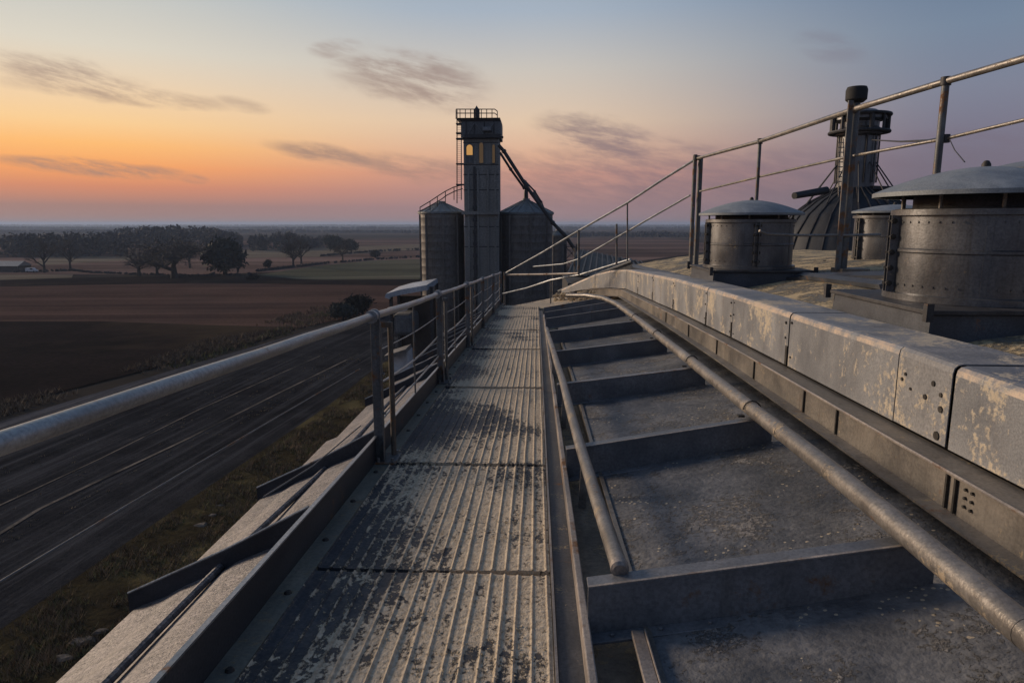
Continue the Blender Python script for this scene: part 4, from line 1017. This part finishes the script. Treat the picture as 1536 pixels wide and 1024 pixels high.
# dark slatted intake roof right of the lattice
ir = thing('intake_shed', (E(900, 400, 60).x, 60, 0), 'low dark slatted shed roof behind the end railing', 'shed')
A = on_y(868, 374, 66); B = on_y(960, 392, 66); C_ = on_y(985, 420, 54); D_ = on_y(852, 412, 54)
mb = MB(); mb.hexa([p-Vector((0, 0, .15)) for p in (D_, C_, B, A)], [D_, C_, B, A]); mb.build('roof', M['bolt'], ir)
for k in range(14):
    t0 = k/13; p, q = A.lerp(B, t0), D_.lerp(C_, t0); mb = MB(); mb.bar(p+Vector((0, 0, .06)), q+Vector((0, 0, .06)), .14, .1); mb.build('roof_rib', M['dark'], ir)
mb = MB(); mb.box(D_.x, C_.x, 54.2, 65.8, 0, min(A.z, D_.z, C_.z, B.z)-.3); mb.build('wall', M['dark'], ir)

# load-out shed with a pale roof, beside the left silo
sy = 66.0
sh = thing('loadout_shed', (E(612, 500, sy).x, sy, 0), 'loading shed with a pale blue curved roof beside the left silo', 'shed')
r0, r1 = on_y(577, 448, sy), on_y(640, 428, sy); L = [on_y(577, 446, sy), on_y(579, 440.5, sy), on_y(600, 434.5, sy), on_y(640, 427.5, sy)]
mb = MB(); rows = [[p, p+Vector((.3, 5, .25))] for p in L]; mb.strip(rows); mb.build('roof', M['shedroof'], sh, solid=.5)
mb = MB()
for p in (L[1], L[3]):
    for dy in (.6, 4.4): mb.box(p.x+.2, p.x+.5, p.y+dy-.15, p.y+dy+.15, 0, p.z-.2)
mb.build('frame_post', M['dark'], sh)
mb = MB(); mb.box(L[1].x+.3, L[3].x+.4, sy+4.5, sy+4.7, 0, L[0].z-.3); mb.build('back_wall', M['barn'], sh)
mb = MB(); q = on_y(587, 468, sy); mb.box(q.x, on_y(618, 470, sy).x, sy+.4, sy+4.2, on_y(600, 505, sy).z, on_y(600, 472, sy).z); mb.build('hopper_bin', M['head'], sh, bevel=.4)
mb = MB(); a = on_y(590, 462, sy); mb.hexa([(a.x-.7, sy+.1, a.z-.7), (a.x+1.3, sy+.1, a.z-.2), (a.x+1.3, sy+.4, a.z-.2), (a.x-.7, sy+.4, a.z-.7)], [(a.x-.6, sy+.1, a.z), (a.x+1.6, sy+.1, a.z+.6), (a.x+1.6, sy+.4, a.z+.6), (a.x-.6, sy+.4, a.z)]); mb.build('chute_plate', M['white'], sh)
hp = thing('white_hopper', (E(600, 540, 58).x, 58, 0), 'white tapering hopper on legs below the pale shed roof', 'hopper')
qa = [on_y(x, y, 58) for x, y in ((584, 536), (612, 526), (614, 556), (588, 562))]
def off(p, d): return (p.x, p.y+d, p.z)
mb = MB(); mb.hexa([off(p, 0) for p in qa], [off(p, 2.2) for p in qa]); mb.build('body', M['white'], hp, bevel=.12)
mb = MB(); mb.bar(Vector(off(qa[0], -.1))+Vector((-.1, 0, .25)), Vector(off(qa[1], -.1))+Vector((.1, 0, .25)), 2.6, .3); mb.build('rim', M['chan'], hp)
for i in (2, 3):
    for dy in (.2, 2.0): mb = MB(); mb.box(qa[i].x-.1, qa[i].x+.1, 58+dy-.1, 58+dy+.1, 0, qa[i].z+.1); mb.build('leg', M['dark'], hp)

# far left: barn and parked white vehicle
p = on_z(14, 408, 0); bn = thing('barn', (p.x, p.y, 0), 'low dark barn at the far left edge of the fields', 'barn')
mb = MB(); mb.box(p.x-9, p.x+4, p.y, p.y+8, 0, 2.6); mb.build('wall', M['barn'], bn)
mb = MB(); mb.hexa([(p.x-9.4, p.y-.4, 2.6), (p.x+4.4, p.y-.4, 2.6), (p.x+4.4, p.y+8.4, 2.6), (p.x-9.4, p.y+8.4, 2.6)], [(p.x-9.4, p.y+3.9, 4.6), (p.x+4.4, p.y+3.9, 4.6), (p.x+4.4, p.y+4.1, 4.6), (p.x-9.4, p.y+4.1, 4.6)]); mb.build('roof', M['galv'], bn)
p = on_z(48, 408.5, 0); cv = thing('parked_van', (p.x, p.y, 0), 'white van parked in the field edge at the far left', 'van')
def V(x, y, z): return (p.x+x, p.y+y, z)
pr = [(-2.3, .45), (-2.3, 1.9), (.9, 2.0), (1.5, 1.25), (2.3, 1.05), (2.35, .45)]
mb = MB(); mb.hexa([V(x, -.9, z) for x, z in pr], [V(x, .9, z) for x, z in pr]); mb.build('body', M['white'], cv, bevel=.1)
mb = MB(); mb.hexa([V(x, -.93, z) for x, z in ((-.1, 1.3), (1.2, 1.3), (.85, 1.85), (-.1, 1.85))], [V(x, -.905, z) for x, z in ((-.1, 1.3), (1.2, 1.3), (.85, 1.85), (-.1, 1.85))]); mb.build('window', M['glass'], cv)
for x in (-1.4, 1.45):
    for y in (-.85, .85): mb = MB(); mb.tube([V(x, y-.1, .36), V(x, y+.1, .36)], .36, 14); mb.build('wheel', M['rubber'], cv)

# ------------------------------------------------------------------ sky, sun, air
SUN_AZ, SUN_EL = radians(-62), radians(17.0)      # azimuth from +Y, negative = left
w = bpy.data.worlds.new('World'); S.world = w; w.use_nodes = True
nt = w.node_tree; nt.nodes.clear(); T = NT(nt)
out = T.n('ShaderNodeOutputWorld'); bg = T.n('ShaderNodeBackground'); T.l.new(bg.outputs[0], out.inputs[0])
tc = T.n('ShaderNodeTexCoord'); D = tc.outputs['Generated']
sp = T.n('ShaderNodeSeparateXYZ'); T.l.new(D, sp.inputs[0])
el = T.math('MULTIPLY', T.math('ARCSINE', sp.outputs[2]), 180/pi)                 # degrees
az = T.math('MULTIPLY', T.math('ARCTAN2', sp.outputs[0], sp.outputs[1]), 180/pi)  # 0 = +Y, + right
def lin(c): return tuple(((v/255+.055)/1.055)**2.4 if v > 10 else v/255/12.92 for v in c)
def eramp(st):     # stops in degrees of elevation (sqrt scaled so the horizon gets room)
    f = T.math('SQRT', T.math('DIVIDE', T.math('MAXIMUM', el, 0.0), 90.0))
    return T.ramp(f, [(sqrt(e/90), lin(c)) for e, c in st], 'LINEAR')
left = eramp([(0, (150, 130, 130)), (1.3, (163, 126, 119)), (2.6, (212, 138, 106)), (4, (247, 163, 98)), (5.5, (254, 188, 114)), (7, (250, 206, 148)), (9.5, (237, 210, 176)), (12, (220, 212, 196)), (16, (194, 197, 194)), (19, (172, 184, 192)), (30, (128, 148, 170)), (90, (66, 86, 120))])
midr = eramp([(0, (148, 128, 132)), (1.3, (160, 130, 132)), (2.7, (184, 140, 132)), (4, (206, 152, 134)), (5.5, (222, 176, 148)), (8, (226, 198, 170)), (12, (202, 195, 186)), (16, (166, 178, 192)), (30, (116, 136, 162)), (90, (66, 86, 120))])
rght = eramp([(0, (106, 103, 114)), (3, (116, 108, 122)), (6, (122, 117, 134)), (9, (126, 130, 148)), (13, (118, 134, 155)), (18, (100, 120, 148)), (30, (84, 104, 134)), (90, (60, 80, 114))])
f1 = T.maprange(az, -34, -4, 0, 1, True)
sky = T.mix(f1, left, midr)
f2 = T.maprange(az, -2, 32, 0, 1, True)
sky = T.mix(f2, sky, rght)
f3 = T.maprange(az, -150, -75, 1, 0, True)      # away from the sunset on the far left
sky = T.mix(f3, sky, rght)
cb = T.n('ShaderNodeCombineXYZ'); T.set(cb.inputs[0], T.math('SUBTRACT', az, T.math('MULTIPLY', el, .2))); T.set(cb.inputs[1], T.math('ADD', el, T.math('MULTIPLY', az, .2)))
AE = cb.outputs[0]
def wpos(px, py):
    d = ray(px, py).normalized(); return math.degrees(math.atan2(d.x, d.y)), math.degrees(math.asin(d.z))
warp = T.noise(AE, .22, 5, .6, (1, 2.2, 1)); wis = T.noise(AE, .40, 9, .68, (.40, 2.0, 1), .15)
cm = None
for px0, py0, px1, py1, th, amt, ccol in ((10, 92, 210, 140, 1.0, .75, 0), (20, 122, 330, 158, .55, .5, 0), (470, 75, 540, 72, .6, .5, 0), (520, 100, 715, 135, 1.7, .75, 0), (600, 140, 690, 152, .6, .55, 0), (10, 240, 260, 262, .5, .85, 0), (270, 267, 310, 270, .3, .5, 0), (330, 150, 400, 165, .4, .4, 0),
        (415, 218, 570, 246, .6, .8, 0), (540, 240, 700, 262, 1.0, .65, 0), (700, 225, 800, 250, .9, .4, 0), (800, 260, 1100, 250, 2.1, .6, 1), (820, 190, 990, 225, 1.3, .8, 1), (860, 215, 960, 232, .9, .6, 1), (1000, 280, 1240, 255, 2.0, .5, 1), (1200, 60, 1290, 80, .8, .28, 1), (700, 275, 1000, 285, 1.4, .5, 1), (1330, 235, 1536, 240, 1.6, .4, 1)):
    a0, e0 = wpos(px0, py0); a1, e1 = wpos(px1, py1); L_ = math.hypot(a1-a0, e1-e0); ca, sa = (a1-a0)/L_, (e1-e0)/L_
    u = T.math('ADD', T.math('MULTIPLY', T.math('SUBTRACT', az, (a0+a1)/2), ca), T.math('MULTIPLY', T.math('SUBTRACT', el, (e0+e1)/2), sa))
    v = T.math('ADD', T.math('MULTIPLY', T.math('SUBTRACT', az, (a0+a1)/2), -sa), T.math('MULTIPLY', T.math('SUBTRACT', el, (e0+e1)/2), ca))
    v = T.math('ADD', v, T.math('MULTIPLY', T.math('SUBTRACT', warp, .5), 1.6*th))
    d2 = T.math('ADD', T.math('POWER', T.math('ABSOLUTE', T.math('DIVIDE', u, L_*.68)), 2.0), T.math('POWER', T.math('ABSOLUTE', T.math('DIVIDE', v, th*1.35)), 2.0))
    mk = T.math('MULTIPLY', T.maprange(d2, 1.15, .1, 0, 1, True), amt)
    cm = mk if cm is None else T.math('MAXIMUM', cm, mk)
wf = T.maprange(wis, .33, .63, .06, .95, True)
cf = T.math('MULTIPLY', cm, wf, True)
cloud = T.mix(T.maprange(az, -12, 12, 0, 1, True), lin((150, 126, 118)), lin((118, 105, 118)))
sky = T.mix(cf, sky, cloud)
ns = T.n('ShaderNodeTexSky', sky_type='NISHITA', sun_disc=False, sun_elevation=SUN_EL, sun_rotation=SUN_AZ, dust_density=2.0)
nm = T.n('ShaderNodeVectorMath', operation='SCALE'); T.l.new(ns.outputs[0], nm.inputs[0]); nm.inputs[3].default_value = .0015
ad = T.mix(1.0, sky, nm.outputs[0], 'ADD')
T.l.new(ad, bg.inputs[0]); bg.inputs[1].default_value = 1.0

sl = bpy.data.lights.new('Sun', 'SUN'); sl.energy = 2.8; sl.angle = radians(16); sl.color = (1.0, .76, .54)
so = bpy.data.objects.new('sun', sl); COL.objects.link(so)
to = Vector((sin(SUN_AZ)*cos(SUN_EL), cos(SUN_AZ)*cos(SUN_EL), sin(SUN_EL)))
so.rotation_euler = to.to_track_quat('Z', 'Y').to_euler(); so.location = (-30, 20, 60)

HAZE = 1
if HAZE:
    mb = MB(); mb.box(-13500, 13500, -13500, 13500, -1.0, ZC+17)
    hm = bpy.data.materials.new('haze_air'); hm.use_nodes = True; hm.node_tree.nodes.clear(); T2 = NT(hm.node_tree)
    o_ = T2.n('ShaderNodeOutputMaterial'); pv = T2.n('ShaderNodeVolumePrincipled'); T2.l.new(pv.outputs[0], o_.inputs['Volume'])
    pv.inputs['Color'].default_value = (.50, .64, .90, 1); pv.inputs['Density'].default_value = .00017; pv.inputs['Anisotropy'].default_value = .2
    tag(mb.build('haze', hm), 'thin bluish evening haze over the fields', None, None, 'stuff')

# ------------------------------------------------------------------ camera
cam = bpy.data.cameras.new('Camera'); cam.lens = 24.0; cam.sensor_width = 36.0; cam.clip_start = .05; cam.clip_end = 40000
co = bpy.data.objects.new('camera', cam); COL.objects.link(co); co.location = EYE
co.rotation_euler = FWD.to_track_quat('-Z', 'Y').to_euler()
S.camera = co
S.view_settings.view_transform = 'Standard'; S.view_settings.look = 'None'; S.view_settings.exposure = 0; S.view_settings.gamma = 1
S.cycles.max_bounces = 6; S.cycles.volume_bounces = 1
